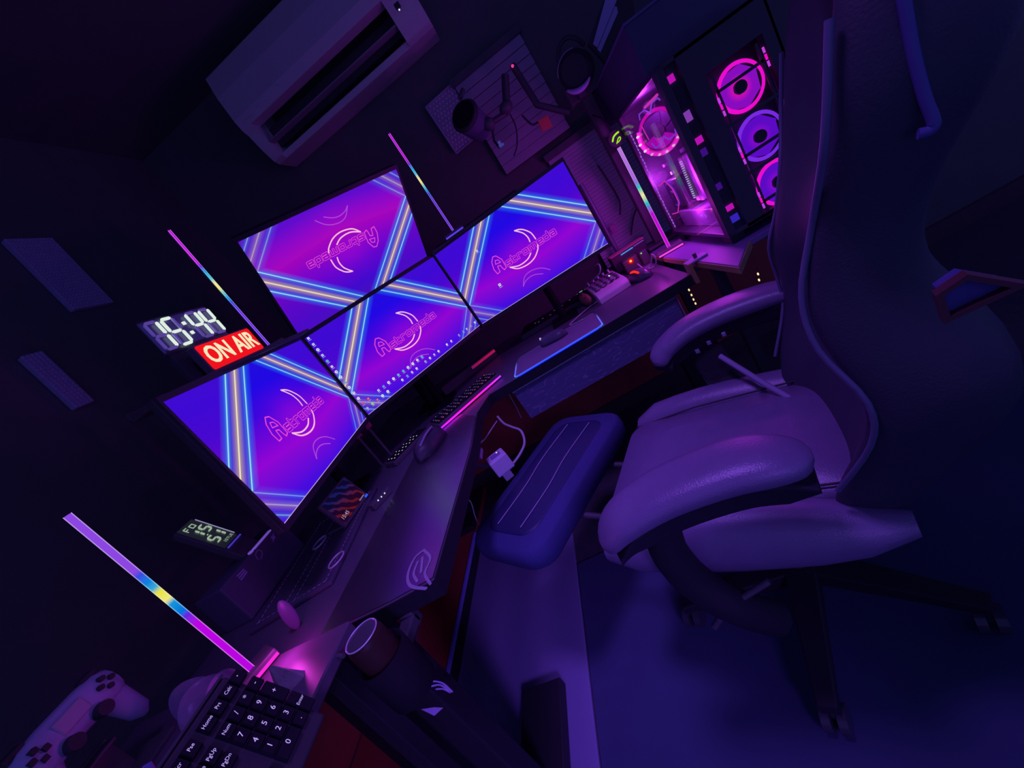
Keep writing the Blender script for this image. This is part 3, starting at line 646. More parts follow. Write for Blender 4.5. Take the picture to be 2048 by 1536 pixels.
# white game controller on its cradle
gc = T('game_controller', 'white game controller with dark sticks standing in the lower left corner', 'controller', (-1.055, .397, .80), 96)
g = G()
def ring(x, h, d, z, y=0): return [Vector((x, y + d * math.cos(a), z + h * math.sin(a))) for a in [2 * PI * i / 12 for i in range(12)]]
sec = [(-.080, .010, .010, .088), (-.076, .026, .018, .088), (-.06, .034, .021, .088), (-.03, .033, .018, .092), (0, .032, .017, .093), (.03, .033, .018, .092), (.06, .034, .021, .088), (.076, .026, .018, .088), (.080, .010, .010, .088)]
g.loft([ring(x, h, d, z) for x, h, d, z in sec])
for sx in (-1, 1):
    rings = []
    for k in range(7):
        t = k / 6; c = Vector((sx * (.055 + .022 * t), .004 + .016 * t, .078 - .085 * t)); r = .026 - .009 * t if k < 6 else .006
        rings.append([c + Vector((r * math.cos(a), r * .85 * math.sin(a), 0)) for a in [2 * PI * i / 12 for i in range(12)]])
    g.loft(rings)
g.build('shell', mat('controller white', (.48, .50, .78), .5, noise=.04), gc)
for sx in (-1, 1): G().cyl((sx * .026, -.010, .070), (sx * .026, -.030, .070), .013, .012, 18).build('thumbstick', DARKER, gc)
G().box((0, -.016, .10), (.05, .006, .028)).build('touch_pad', mat('controller grey white', (.5, .47, .6), .4, noise=.04), gc, bev=.003)
g = G()
for dx, dz in ((0, .010), (0, -.010), (.010, 0), (-.010, 0)): g.cyl((.056 + dx, -.014, .098 + dz), (.056 + dx, -.025, .098 + dz), .0048, n=12)
g.build('face_buttons', DARKER, gc)
g = G()
for dx, dz in ((0, .010), (0, -.010), (.010, 0), (-.010, 0)): g.box((-.056 + dx, -.019, .098 + dz), (.0085, .010, .0085))
g.build('direction_pad', DARKER, gc)
for sx in (-1, 1): G().box((sx * .06, .006, .122), (.03, .02, .012)).build('shoulder_button', DARKER, gc, bev=.003)
cr_ = T('controller_cradle', 'dark cradle holding the white game controller', 'stand', (-1.075, .397, .739), 96)
G().box((0, .006, .004), (.13, .08, .008)).box((0, .03, .04), (.06, .010, .075)).box((0, .012, .072), (.05, .03, .006)).build('frame', BLACK, cr_, bev=.002)
p = atd(315, 1440, .62)
st_ = T('violet_strip', 'narrow violet reflective strip leaning between controller and keyboard', 'ruler', (-.80, .28, .739), 30)
G().box((0, 0, .055), (.010, .004, .11), Matrix.Rotation(R(18), 4, 'Y')).build('blade', mat('violet gloss', (.30, .25, .8), .3, noise=.05), st_)
p = atd(188, 1505, .66)
pk = T('pink_tag', 'small magenta tag lying below the game controller', 'tag', (-.93, .26, .739), 70)
G().box((0, 0, .003), (.035, .010, .006)).build('tag_body', mat('magenta plastic', (.5, .12, .5), .4, noise=.05), pk, bev=.002)

# ------------------------------------------------------------------ SMALL OBJECTS ON LEFT WING
vt = T('stitched_mat', 'black stitched leather organiser with two metal rings', 'organiser', (-.955, .89, DZ), 0)
Mv = Matrix.Rotation(R(8), 4, 'Z')
G().box((0, 0, .006), (.25, .42, .012), Mv).build('leather', mat('black stitched leather', (.085, .08, .13), .55, noise=.12, bump=.4, bscale=300), vt, bev=.004)
g = G()
for x in (-.10, -.022, .010, .105):
    for k in range(26): y = -.19 + k * .015; g.box((x, y, .0125), (.0012, .009, .001), Mv)
for y in (-.195, .195):
    for k in range(14): g.box((-.10 + k * .0155, y, .0125), (.009, .0012, .001), Mv)
o = g.build('stitching', mat('grey thread', (.42, .40, .55), .8, noise=.1), vt); o['kind'] = 'stuff'
for pxy in ((640, 1085), (673, 1120)):
    p = atz(*pxy, DZ + .013); g = G(); rr = []
    g.tube([(p.x + .955 + .020 * math.cos(a), p.y - .89 + .026 * math.sin(a), .014) for a in [2 * PI * i / 28 for i in range(29)]], .0021)
    g.build('ring', mat('ring metal', (.75, .72, .85), .35, metal=.2, noise=.05), vt)
sd = T('smart_display', 'small tilted display showing 15:45 over abstract red and blue art', 'display', (-.87, .995, DZ + .0125), 84)
Mt = Matrix.Translation((0, 0, .004)) @ Matrix.Rotation(R(-14), 4, 'X')
G().box((0, .007, .048), (.142, .012, .098), Mt).box((0, .05, .003), (.12, .08, .006)).build('case', BLACK, sd, bev=.003)
dm = bpy.data.materials.new('display art'); dm.use_nodes = True; nt = dm.node_tree; nt.nodes.clear()
o_ = nt.nodes.new('ShaderNodeOutputMaterial'); e_ = nt.nodes.new('ShaderNodeEmission'); tc = nt.nodes.new('ShaderNodeTexCoord'); wv = nt.nodes.new('ShaderNodeTexWave'); wv.wave_type = 'BANDS'; wv.bands_direction = 'DIAGONAL'
wv.inputs['Scale'].default_value = 17; wv.inputs['Distortion'].default_value = 5; wv.inputs['Detail Scale'].default_value = 1.5
nt.links.new(tc.outputs['Object'], wv.inputs['Vector'])
c1 = nt.nodes.new('ShaderNodeValToRGB'); ramp(c1, [(0, (52, 10, 62)), (.6, (52, 10, 62)), (.7, (120, 25, 55)), (1, (140, 35, 50))])
c2 = nt.nodes.new('ShaderNodeValToRGB'); ramp(c2, [(0, (24, 14, 70)), (.6, (24, 14, 70)), (.75, (26, 40, 120)), (1, (40, 40, 140))])
sp = nt.nodes.new('ShaderNodeSeparateXYZ'); nt.links.new(tc.outputs['Object'], sp.inputs[0])
mr = nt.nodes.new('ShaderNodeMapRange'); mr.inputs['From Min'].default_value = .035; mr.inputs['From Max'].default_value = .075
nt.links.new(sp.outputs[2], mr.inputs[0]); mx = nt.nodes.new('ShaderNodeMix'); mx.data_type = 'RGBA'
nt.links.new(wv.outputs['Fac'], c1.inputs[0]); nt.links.new(wv.outputs['Fac'], c2.inputs[0]); nt.links.new(mr.outputs[0], mx.inputs[0]); nt.links.new(c1.outputs[0], mx.inputs[6]); nt.links.new(c2.outputs[0], mx.inputs[7])
nt.links.new(mx.outputs[2], e_.inputs[0]); e_.inputs[1].default_value = .42; nt.links.new(e_.outputs[0], o_.inputs[0])
G().box((0, .0005, .050), (.126, .001, .082), Mt).build('screen', dm, sd)
textmesh('time_text', '15:45', .016, glow('soft white', (170, 150, 190)), sd, Mt @ Vector((-.042, -.0012, .022)), (R(76), 0, 0))
G().box((.058, -.002, .010), (.012, .003, .006)).build('blue_led', glow('blue led', (40, 90, 255), 1), sd)
G().box((.04, -.001, .018), (.026, .002, .003)).build('white_bar', glow('dim white', (120, 110, 150)), sd)
hub = T('usb_hub', 'small black hub with a row of three white lights', 'hub', (-.79, 1.0, DZ), 60)
G().box((0, 0, .011), (.075, .03, .022)).build('body', BLACK, hub, bev=.003)
for k in (-1, 0, 1): G().ell((k * .014, -.0155, .017), (.0022, .0015, .0022)).build('led', glow('white led', (235, 240, 255)), hub)
# macro pad with lit keys
mp_ = T('macro_pad', 'small keypad with rows of white lit keys behind the left mouse', 'keypad', (-.80, 1.32, DZ), 58)
G().box((0, 0, .009), (.20, .075, .018)).build('case', BLACK, mp_, bev=.003)
k0 = None; L0 = None
KL = glow('keypad white', (205, 205, 225), 1)
for j in range(3):
    for i in range(9):
        loc = (-.08 + i * .02, -.022 + j * .022, .018)
        if k0 is None: k0 = keycap(.016, .017, .005, KEYM, mp_, loc)
        else: share(k0, mp_, loc=loc)
        if i < 7 and not (j == 2 and i % 2): G().box((loc[0], loc[1], .0234), (.0045 if j < 2 else .003, .0028, .0008)).build('legend', KL, mp_)
# black mouse, left
def mouse(name, label, loc, yaw, mt, L=.125, W=.066, H_=.040):
    t = T(name, label, 'mouse', loc, yaw); g = G(); rings = []
    for k in range(11):
        u = k / 10; y = -L / 2 + L * u; hh = H_ * (.50 + .50 * math.sin(PI * (.10 + .80 * (1 - u)))); ww = W / 2 * max(.12, (1 - (2 * u - 1) ** 4)) * (1 - .12 * math.sin(PI * u))
        if k in (0, 10): ww *= .8; hh *= .6
        rings.append([Vector((ww * math.cos(a), y, max(0, hh * math.sin(a)))) if math.sin(a) > -.01 else Vector((ww * .9 * math.cos(a), y, .001)) for a in [2 * PI * i / 16 for i in range(16)]])
    g.loft(rings).build('shell', mt, t)
    return t
ms = mouse('gaming_mouse', 'large matte black mouse on the left desk mat beside the pink lit keyboard', (-.655, 1.190, DZ + .003), -12, mat('mouse matte', (.04, .038, .06), .45, noise=.1), .172, .104, .058)
G().cyl((-.005, .056, .046), (.005, .056, .046), .012, n=16).build('scroll_wheel', DARKER, ms)
G().tube([(.014, -.06, .044), (.022, -.01, .0555), (.022, .035, .054)], .004, smoothn=4).build('ridge', mat('mouse ridge', (.3, .27, .42), .35, noise=.05), ms)
# compact keyboard with pink edge light
pkx = T('compact_keyboard', 'compact black keyboard with magenta glowing front edge at desk corner', 'keyboard', (-.565, 1.455, DZ + .003), 39.5)
G().box((0, 0, .010), (.312, .115, .020)).build('case', BLACK, pkx, bev=.004)
G().box((0, -.0585, .006), (.308, .003, .006)).build('front_strip', ramp_glow('keyboard strip', 'X', -.155, .155, [(0, (150, 20, 235)), (.3, (225, 20, 210)), (.55, (250, 20, 150)), (.8, (210, 20, 210)), (1, (130, 40, 235))], 2.4), pkx)
kk = None
LEGD = glow('pale key print', (110, 95, 150), 1)
LEGP = glow('pink key print', (250, 90, 160), 1)
for j in range(5):
    for i in range(15):
        loc = (-.140 + i * .020, -.040 + j * .0195, .020)
        if kk is None: kk = keycap(.0175, .017, .007, KEYM, pkx, loc)
        else: share(kk, pkx, loc=loc)
g1, g2 = G(), G()
for j in range(5):
    for i in range(15):
        if random.random() < .12: continue
        g = g2 if (j == 0 and 3 < i < 14) or (j == 0 and i < 3) or (j == 4 and i > 11) else g1
        g.box((-.140 + i * .020 + random.uniform(-.002, .002), -.040 + j * .0195, .0273), (random.uniform(.003, .007), .003, .0006))
o = g1.build('legends', LEGD, pkx); o['kind'] = 'stuff'
o = g2.build('pink_legends', LEGP, pkx); o['kind'] = 'stuff'
# soundbar behind
p, q = atz(885, 782, DZ + .03), atz(990, 700, DZ + .03)
c_ = (p + q) / 2; yw = math.degrees(math.atan2(q.y - p.y, q.x - p.x)); Ls = (q - p).length
sbr = T('soundbar', 'long dark soundbar with red lit right half behind the compact keyboard', 'speaker', (c_.x, c_.y, DZ), yw)
G().box((0, .02, .022), (Ls, .04, .044)).build('body', BLACK, sbr, bev=.004)
G().box((Ls * .27, -.0012, .030), (Ls * .44, .002, .013)).build('light_strip', ramp_glow('soundbar red', 'X', 0, Ls * .5, [(0, (130, 20, 110)), (.3, (165, 20, 90)), (1, (190, 25, 85))], .75), sbr)
# red usb keys below the monitors
for k, (v, lab) in enumerate((((736, 853), 'dark red square cube near the foot of the middle monitor'), ((716, 872), 'dark red square cube near the left monitor corner'))):
    p = atz(*v, DZ + .15)
    rd = T('red_cube', lab, 'cube', (p.x, p.y, DZ), 60, group='pair of dark red cubes')
    G().box((0, 0, .16), (.026, .018, .034)).build('cube_body', mat('dark red plastic', (.42, .05, .14), .5, noise=.1), rd, bev=.002)
    G().box((0, .008, .0725), (.008, .008, .145)).box((0, .004, .003), (.05, .05, .006)).build('post', BLACK, rd)

# ------------------------------------------------------------------ RIGHT WING
bk = T('black_keyboard', 'plain black keyboard with one green light below the right monitor', 'keyboard', (-.10, 1.94, DZ), -3)
G().box((0, 0, .012), (.44, .14, .024)).build('case', BLACK, bk, bev=.004)
kk = None
for j in range(6):
    for i in range(20):
        loc = (-.2 + i * .021, -.055 + j * .021, .024)
        if kk is None: kk = keycap(.0185, .0185, .007, KEYM, bk, loc)
        else: share(kk, bk, loc=loc)
p = ony(1135, 589, 1.96)
G().box((.19 * .6, .058, .0318), (.016, .004, .001)).build('green_led', glow('green led', (130, 250, 170)), bk)
g = G()
for i, j in ((3, 2), (5, 2), (8, 3), (10, 3), (14, 5), (4, 1), (7, 1), (12, 4), (16, 5), (9, 2)): g.box((-.2 + i * .021, -.055 + j * .021, .0313), (.009, .0022, .0006))
g.build('legends', LEGD, bk)
mpd = T('mouse_pad', 'dark mouse pad with glowing blue rim on the right desk wing', 'mouse pad', (-.161, 1.515, DZ))
G().prism(rrect(.355, .235, .02), 0, .004).build('surface', mat('pad cloth', (.24, .19, .30), .7, noise=.1, nscale=300, bump=.3), mpd)
pts = rrect(.359, .239, .021); pts = pts[len(pts) // 2 - 6:] + pts[:len(pts) // 2 - 6]
g = G(); half = [q for q in pts]
g.tube([(x, y, .0045) for x, y in half + half[:1]], .0026)
g.build('rim_light', ramp_glow('pad rim', 'Y', -.12, .1, [(0, (60, 90, 255)), (.05, (90, 130, 255)), (.14, (90, 90, 250)), (.5, (110, 95, 225)), (.8, (30, 25, 80)), (1, (16, 14, 45))], 1.1), mpd)
G().tube([(x, y, .0016) for x, y in [(-.16, -.1225), (.16, -.1225)]], .0016).build('rim_under', glow('deep blue rim', (20, 40, 250)), mpd)
m2 = mouse('wired_mouse', 'dark mouse with a small bright ring on the blue rimmed pad', (-.165, 1.565, DZ + .004), 72, mat('mouse dark', (.09, .085, .14), .4, noise=.1), .125, .064, .038)
G().tube([(.006 * math.cos(a), .048, .028 + .006 * math.sin(a)) for a in [2 * PI * i / 12 for i in range(9)]], .0015).build('wheel_light', glow('wheel white', (215, 190, 245)), m2)
tag(G().tube([(-.03, 1.60, .727), (-.09, 1.64, .727), (-.0, 1.72, .727), (.08, 1.76, .727), (.02, 1.86, .726)], .002, smoothn=6).build('mouse_cable', CABLEW), 'thin grey cable lying along the mouse pad', 'cable')
# mixer
mx_ = T('audio_mixer', 'white audio mixer with knobs on the right desk wing', 'mixer', (.115, 1.78, DZ), 6)
prof = [(-.10, 0), (-.10, .022), (-.092, .035), (-.055, .043), (.09, .060), (.10, .054), (.10, 0)]
G().loft([[Vector((-.067, y, z)) for y, z in prof], [Vector((.067, y, z)) for y, z in prof]], smooth=False).build('body', mat('mixer white', (.66, .60, .72), .4, noise=.04), mx_, bev=.003)
Mq = Matrix.Translation((0, 0, 0))
def topz(y): return .043 + (y + .055) / .145 * .017
kn = None
for j in range(5):
    for i in range(5):
        x, y = -.05 + i * .025, -.035 + j * .028
        if (i + j) % 4 == 3: G().box((x, y, topz(y) + .002), (.014, .018, .004)).build('label_patch', DARKER, mx_); continue
        if kn is None: kn = G().cyl((0, 0, 0), (0, 0, .012), .007, .0055, 12).build('knob', mat('knob dark', (.12, .1, .16), .4, noise=.1), mx_, loc=(x, y, topz(y)))
        else: share(kn, mx_, loc=(x, y, topz(y)))
g = G(); 
for i in range(4): g.box((-.045 + i * .03, -.046, topz(-.046) + .0008), (.02, .01, .001))
g.build('print', DARKER, mx_)
for i in range(5): G().cyl((-.05 + i * .025, .075, .056), (-.05 + i * .025, .078, .075), .006, n=10).build('jack', mat('jack metal', (.4, .35, .5), .3, metal=.7, noise=.1), mx_)
G().ell((.035, .03, topz(.03) + .004), (.004, .004, .003)).build('lamp', glow('white led', (235, 240, 255)), mx_)
g = T('copper_case', 'dark brown cloth pouch squeezed between black keyboard and mixer', 'pouch', (.020, 1.80, DZ), 10)
bmb = mat('brown cloth', (.30, .12, .09), .8, noise=.3, nscale=40)
G().ell((-.005, 0, .028), (.02, .085, .028), 16).build('cloth', bmb, g)
G().tube([(-.018, -.06, .05), (-.008, -.02, .062), (-.012, .04, .058)], .003, smoothn=4).build('fold', bmb, g)
tag(G().tube([atz(1172, 545, .80), atz(1195, 528, .86), atz(1200, 545, .84), atz(1185, 560, .80), atz(1170, 575, .76)], .0025, smoothn=6).build('looped_cable', CABLEW), 'dark looped cable behind the audio mixer', 'cable')
# red lit controller mouse
m3 = mouse('trackball_mouse', 'black mouse with red glowing stripe right of the audio mixer', (.238, 1.70, DZ), 25, mat('mouse black', (.08, .075, .12), .3, noise=.1), .13, .075, .045)
G().tube([(-.022, -.035, .036), (-.018, -.005, .043), (-.010, .03, .036)], .0045, smoothn=5).build('red_stripe', glow('stripe red', (250, 45, 40), 1), m3)
# hub box with lit top
h0, h1 = ony(1222, 520, 1.98), ony(1290, 478, 1.98)
lb = T('lit_console', 'long low console with red violet top and blue strip below the ribbed shutter', 'console', ((h0.x + h1.x) / 2, 2.02, DZ), 3)
Lh = (h1.x - h0.x)
G().box((0, .02, .042), (Lh, .075, .084)).build('body', mat('console dark', (.10, .07, .12), .4, noise=.1), lb, bev=.003)
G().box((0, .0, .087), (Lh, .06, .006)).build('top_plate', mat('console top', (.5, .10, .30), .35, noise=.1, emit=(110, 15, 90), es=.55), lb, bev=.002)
G().box((-.005, -.019, .074), (Lh * .36, .002, .004)).build('blue_strip', glow('console blue', (60, 170, 250), 1), lb)
G().box((.055, -.019, .076), (Lh * .3, .002, .003)).build('violet_strip', glow('console violet', (120, 70, 190), 1), lb)
cc = T('charging_puck', 'small black charger with a red glowing dot left of the lit console', 'charger', (.262, 1.93, DZ), 0)
G().box((0, 0, .03), (.07, .06, .06)).build('body', BLACK, cc, bev=.006)
G().ell((0, -.031, .045), (.0055, .003, .0055)).build('red_led', glow('hot red', (255, 130, 90), 2.2), cc)
G().tube([(.010 * math.cos(a), -.0305, .045 + .010 * math.sin(a)) for a in [2 * PI * i / 16 for i in range(17)]], .003).build('red_halo', glow('halo red', (200, 10, 10), 1), cc)
point_light('red_glow', (.262, 1.88, .775), (1, .05, .03), .02, .006)
gd = T('green_led_adapter', 'tiny adapter with green light beside the coiled cable', 'adapter', (.30, 1.90, DZ), 0)
G().box((0.02, 0, .03), (.035, .03, .06)).build('body', BLACK, gd, bev=.003)
p = atz(1281, 524, .79); G().ell((.012, -.016, .052), (.003, .002, .003)).build('green_led', glow('led green', (150, 250, 120)), gd)
tag(G().tube([atz(1275, 528, .76), atz(1290, 538, .735), atz(1308, 534, .745), atz(1312, 520, .78), atz(1304, 510, .80), atz(1302, 534, .75)], .003, smoothn=8).build('coiled_cable', CABLEW), 'violet grey cable coiled at the right desk end', 'cable')
ph = T('slim_remote', 'slim dark slab lying behind the red striped mouse', 'remote', (.27, 1.80, DZ), -10)
G().box((0, 0, .004), (.09, .05, .008)).build('slab', mat('slab violet', (.3, .25, .4), .3, noise=.05), ph, bev=.002)

# stands between shutter and tower
pt = T('tall_post', 'thick black post rising from the desk between shutter and light bar', 'post', (.42, 1.98, .752))
G().box((0, 0, .33), (.045, .045, .66)).build('column', BLACK2, pt, bev=.004)
G().box((-.01, -.005, .69), (.12, .06, .07)).build('clamp_head', BLACK, pt, bev=.006)
G().box((0, 0, .006), (.14, .14, .012)).build('foot', BLACK2, pt, bev=.002)
po = T('thin_pole', 'violet lit thin pole right of the right monitor', 'pole', (.262, 2.13, DZ))
G().cyl((0, 0, 0), (0, 0, .43), .011, n=14).build('tube', mat('pole satin', (.3, .25, .42), .35, metal=.3, noise=.08), po)
G().box((0, 0, .005), (.09, .09, .01)).build('foot', BLACK2, po, bev=.002)
G().box((.03, -.01, .18), (.028, .02, .04)).build('clip', mat('magenta clip', (.42, .12, .42), .5, noise=.1), po, bev=.002)
hs = T('round_headset', 'round black ear cup with a pale crescent rim above the thick post', 'headset', (.40, 1.93, 1.41))
Mh = Matrix.Translation((.018, -.02, .085)) @ Matrix.Rotation(R(-25), 4, 'Z')
G().cyl((0, .02, 0), (0, -.02, 0), .066, .066, 36, Mh).cyl((0, -.02, 0), (0, -.032, 0), .066, .05, 36, Mh).build('ear_cup', mat('earcup black', (.045, .045, .06), .35, noise=.1), hs)
g = G(); g.tube([(.068 * math.cos(R(a)), -.022, .068 * math.sin(R(a))) for a in range(66, 165, 7)], .002, M=Mh); g.build('rim', mat('rim grey', (.4, .38, .5), .3, noise=.05), hs)
g = G(); cres = [(.066 * math.cos(R(a)), -.034, .066 * math.sin(R(a))) for a in range(-145, -52, 6)]
g.tube(cres, lambda t: .003 + .008 * math.sin(PI * min(1, t * .9 + .08)), M=Mh); g.build('crescent_trim', mat('crescent violet', (.62, .45, .95), .4, noise=.05), hs)
g = G(); g.tube([(.060 * math.cos(R(a)) , .03, .02 + .095 * math.sin(R(a))) for a in range(20, 165, 8)], .008, M=Mh); g.build('headband', BLACK2, hs)
G().box((0, 0, .01), (.03, .03, .02)).build('hook', BLACK, hs)
# boom arm with clamps, camera lamp and small things
bm = T('boom_arm', 'black jointed boom arm with clamps in front of the broad slatted blind', 'boom arm', (.11, 1.80, 1.27))
gx = lambda x, y, Y: tuple(ony(x, y, Y) - Vector((.11, 1.80, 1.27)))
g = G(); g.tube([gx(1010, 150, 2.02), gx(1014, 225, 2.0)], .016).tube([gx(1014, 225, 2.0), gx(975, 250, 1.98), gx(960, 262, 1.97)], .012)
g.tube([gx(1025, 130, 2.02), gx(1075, 210, 1.99), gx(1140, 225, 1.97)], .014); g.build('arm', BLACK2, bm)
G().ell(gx(1012, 215, 1.99), (.03, .03, .024)).build('joint', BLACK, bm); G().ell(gx(978, 248, 1.97), (.026, .024, .026)).build('joint', BLACK, bm)
G().ell(gx(1025, 132, 1.98), (.006, .004, .006)).build('pink_led', glow('led pink', (225, 60, 150)), bm)
g = G(); a_, b_ = Vector(gx(985, 262, 1.95)), Vector(gx(1000, 296, 1.93)); g.tube([tuple(a_), tuple((a_ + b_) / 2 + Vector((-.01, 0, 0))), tuple(b_)], .005); g.build('cable', DARKER, bm)
g = G(); g.box(gx(1003, 291, 1.93), (.022, .008, .010)).box(gx(1000, 288, 1.925), (.012, .006, .022)); g.build('silver_clip', CHROME, bm)
G().tube([gx(1020, 228, 1.99), gx(1032, 255, 1.98), gx(1034, 290, 1.97), gx(1028, 312, 1.96)], .003, smoothn=5).build('hanging_wire', DARKER, bm)
cl = T('camera_lamp', 'dark cylindrical camera lamp with round black front before the dotted panel', 'lamp', tuple(ony(950, 250, 2.0)))
p0, p1 = ony(930, 232, 1.93) - ony(950, 250, 2.0), ony(962, 258, 2.03) - ony(950, 250, 2.0)
G().cyl(p0, p1, .062, .052, 28).build('barrel', mat('barrel navy', (.13, .13, .24), .5, noise=.1), cl)
dv = (p0 - p1).normalized(); G().cyl(p0, p0 + dv * .012, .064, .056, 28).build('front_rim', DARKER, cl)
G().cyl(p0 + dv * .012, p0 + dv * .014, .052, .05, 28).build('lens', mat('lens black', (.01, .01, .014), .6, noise=.1), cl)
g = G(); g.tube([tuple(p0 + Vector((.02, 0, .06))), tuple(p0 + Vector((.045, .03, .085)))], .01).tube([tuple(p1), tuple(p1 + Vector((.05, .02, -.02)))], .012); g.build('bracket', BLACK, cl)
pg = T('dotted_panel', 'perforated dotted board hanging on the back wall beside the camera lamp', 'panel', (-.075, YB - .02, 1.59))
Mpg = Matrix.Rotation(R(-2), 4, 'Y')
G().box((0, .004, .115), (.145, .008, .23), Mpg).build('board', mat('board violet', (.40, .34, .52), .6, noise=.08), pg, bev=.002)
g = G()
for i in range(8):
    for j in range(13): g.cyl((-.062 + i * .0175 + (.008 if j % 2 else 0), -.001, .012 + j * .0172), (-.062 + i * .0175 + (.008 if j % 2 else 0), -.004, .012 + j * .0172), .0042, .003, 8)
o = g.build('dots', mat('pale dots', (.75, .72, .85), .5, noise=.05), pg); o['kind'] = 'stuff'
g = G()
for a, b in (((-.074, 0), (-.074, .23)), ((-.074, .23), (.074, .23)), ((-.074, 0), (.074, 0)), ((.074, 0), (.074, .23))): g.tube([(a[0], -.002, a[1]), (b[0], -.002, b[1])], .003, M=Mpg)
g.build('rim', mat('board rim', (.5, .45, .65), .5, noise=.05), pg)
rt = T('red_tag', 'dark red square tag hanging from the boom arm', 'tag', tuple(ony(1090, 247, 1.96)))
G().box((0, 0, 0), (.045, .012, .045), Matrix.Rotation(R(6), 4, 'Y')).build('tag_face', mat('tag red', (.55, .07, .10), .5, noise=.1, emit=(60, 6, 14), es=.6), rt, bev=.003)
G().tube([(-.02, .01, .022), (-.045, .015, .03), (-.06, .02, .08)], .004, smoothn=4).build('tag_cord', DARKER, rt)
kr = T('emblem_keyring', 'black fob with lime green glowing emblem hanging beside the tower', 'keyring', tuple(ony(1232, 277, 1.86)))
G().cyl((0, .006, 0), (0, -.004, 0), .030, n=24).build('disc', DARKER, kr)
GRN = glow('lime green', (165, 235, 40), 1)
g = G()
for st, wd in (([(-.016, -.004), (-.008, .008), (.004, .014), (.014, .016)], .0065), ([(-.004, -.018), (.006, -.004), (.014, -.002), (.013, -.010), (.002, -.016)], .004)):
    g.ribbon(cat2(st, 5), wd, -.0055, Matrix.Rotation(R(8), 4, 'Y'))
g.build('emblem', GRN, kr)
G().tube([(0, 0, .028), (-.006, .03, .09), (-.018, .097, .13)], .003, smoothn=4).build('cord', DARKER, kr)
# cables on the shutter
for pts, lab in ((((1195, 330), (1215, 360), (1238, 400), (1240, 430)), 'dark thin cable draped over the ribbed shutter'), (((1285, 392), (1268, 430), (1262, 470)), 'dark cable hanging left of the light bar by the tower')):
    tag(G().tube([ony(x, y, 2.10) for x, y in pts], .004, smoothn=6).build('hanging_cable', DARKER), lab, 'cable')

# ------------------------------------------------------------------ PC TABLE + TOWER
tb = T('tower_table', 'small violet lit table under the computer tower, right of the desk', 'table', (.62, 1.5, 0))
bpoly = [(-.275, .40), (-.275, .20), (-.242, -.372), (-.14, -.215), (.27, -.215), (.27, .40)]
G().prism(bpoly, .731, .749).build('tabletop', PURB, tb, bev=.002)
G().prism([(-.278, .40), (-.278, .20), (-.245, -.378), (-.137, -.220), (-.142, -.214), (-.241, -.360), (-.273, .20), (-.273, .40)], .728, .746).build('wood_edge', WOOD, tb)
for sx in (-1, 1):
    for sy in (-1, 1): G().box((sx * .235, .09 + sy * .27, .3655), (.03, .03, .731)).build('leg', DLEG, tb, bev=.002)
wc = T('wooden_clamp', 'small wooden block clamp gripping the tower table edge', 'clamp', (.338, 1.40, .70))
G().box((0, -.0, .02), (.012, .05, .07)).build('jaw', WOOD, wc, bev=.002)
G().box((.028, -.0, .053), (.065, .045, .007)).build('plate', mat('violet plate', (.45, .35, .6), .3, noise=.05), wc, bev=.002)
G().cyl((.03, 0, .056), (.03, 0, .072), .006, n=10).build('screw', BLACK2, wc)
PC0 = Vector((.60, 1.58, .7755))
pc = T('computer_tower', 'black glass sided computer tower glowing magenta inside', 'computer', tuple(PC0))
def lc_(v): return tuple(Vector(v) - PC0)
def pbox(g, x0, x1, y0, y1, z0, z1):
    return g.box(lc_(((x0 + x1) / 2, (y0 + y1) / 2, (z0 + z1) / 2)), (x1 - x0, y1 - y0, z1 - z0))
X0, X1, Y0, Y1, Z0, Z1 = .45, .74, 1.31, 1.85, .775, 1.268
g = G(); pbox(g, X0, X1, Y0, Y1, Z0 - .025 + .025, Z0 + .012); pbox(g, X0, X1, Y0, Y1, Z1 - .012, Z1); pbox(g, X1 - .01, X1, Y0, Y1, Z0, Z1); pbox(g, X0, X1, Y1 - .01, Y1, Z0, Z1)
pbox(g, X0, X0 + .022, Y0, Y0 + .035, Z0, Z1); pbox(g, X0, X0 + .016, Y1 - .035, Y1, Z0, Z1)
CASEB = mat('case black', (.05, .05, .07), .45, noise=.12)
g.build('frame', CASEB, pc, bev=.002)
g = G(); pbox(g, X0 + .20, X0 + .212, Y0 + .085, Y1 - .012, Z0 + .012, Z1 - .012); g.build('motherboard_tray', mat('tray grey', (.38, .32, .44), .5, noise=.1, nscale=12), pc)
GLS = bpy.data.materials.new('tempered glass'); GLS.use_nodes = True; nt = GLS.node_tree; nt.nodes.clear()
o_ = nt.nodes.new('ShaderNodeOutputMaterial'); mxs = nt.nodes.new('ShaderNodeMixShader'); tr = nt.nodes.new('ShaderNodeBsdfTransparent'); tr.inputs[0].default_value = (.88, .86, .92, 1); gl = nt.nodes.new('ShaderNodeBsdfGlossy'); gl.inputs['Roughness'].default_value = .02; fr_ = nt.nodes.new('ShaderNodeFresnel'); fr_.inputs[0].default_value = 1.45
fm = nt.nodes.new('ShaderNodeMath'); fm.operation = 'MULTIPLY'; fm.inputs[1].default_value = .22; nt.links.new(fr_.outputs[0], fm.inputs[0])
nt.links.new(fm.outputs[0], mxs.inputs[0]); nt.links.new(tr.outputs[0], mxs.inputs[1]); nt.links.new(gl.outputs[0], mxs.inputs[2]); nt.links.new(mxs.outputs[0], o_.inputs[0])
g = G(); pbox(g, X0 - .004, X0 - .001, Y0 + .03, Y1 - .02, Z0 + .006, Z1 - .006); g.build('glass_side', GLS, pc)
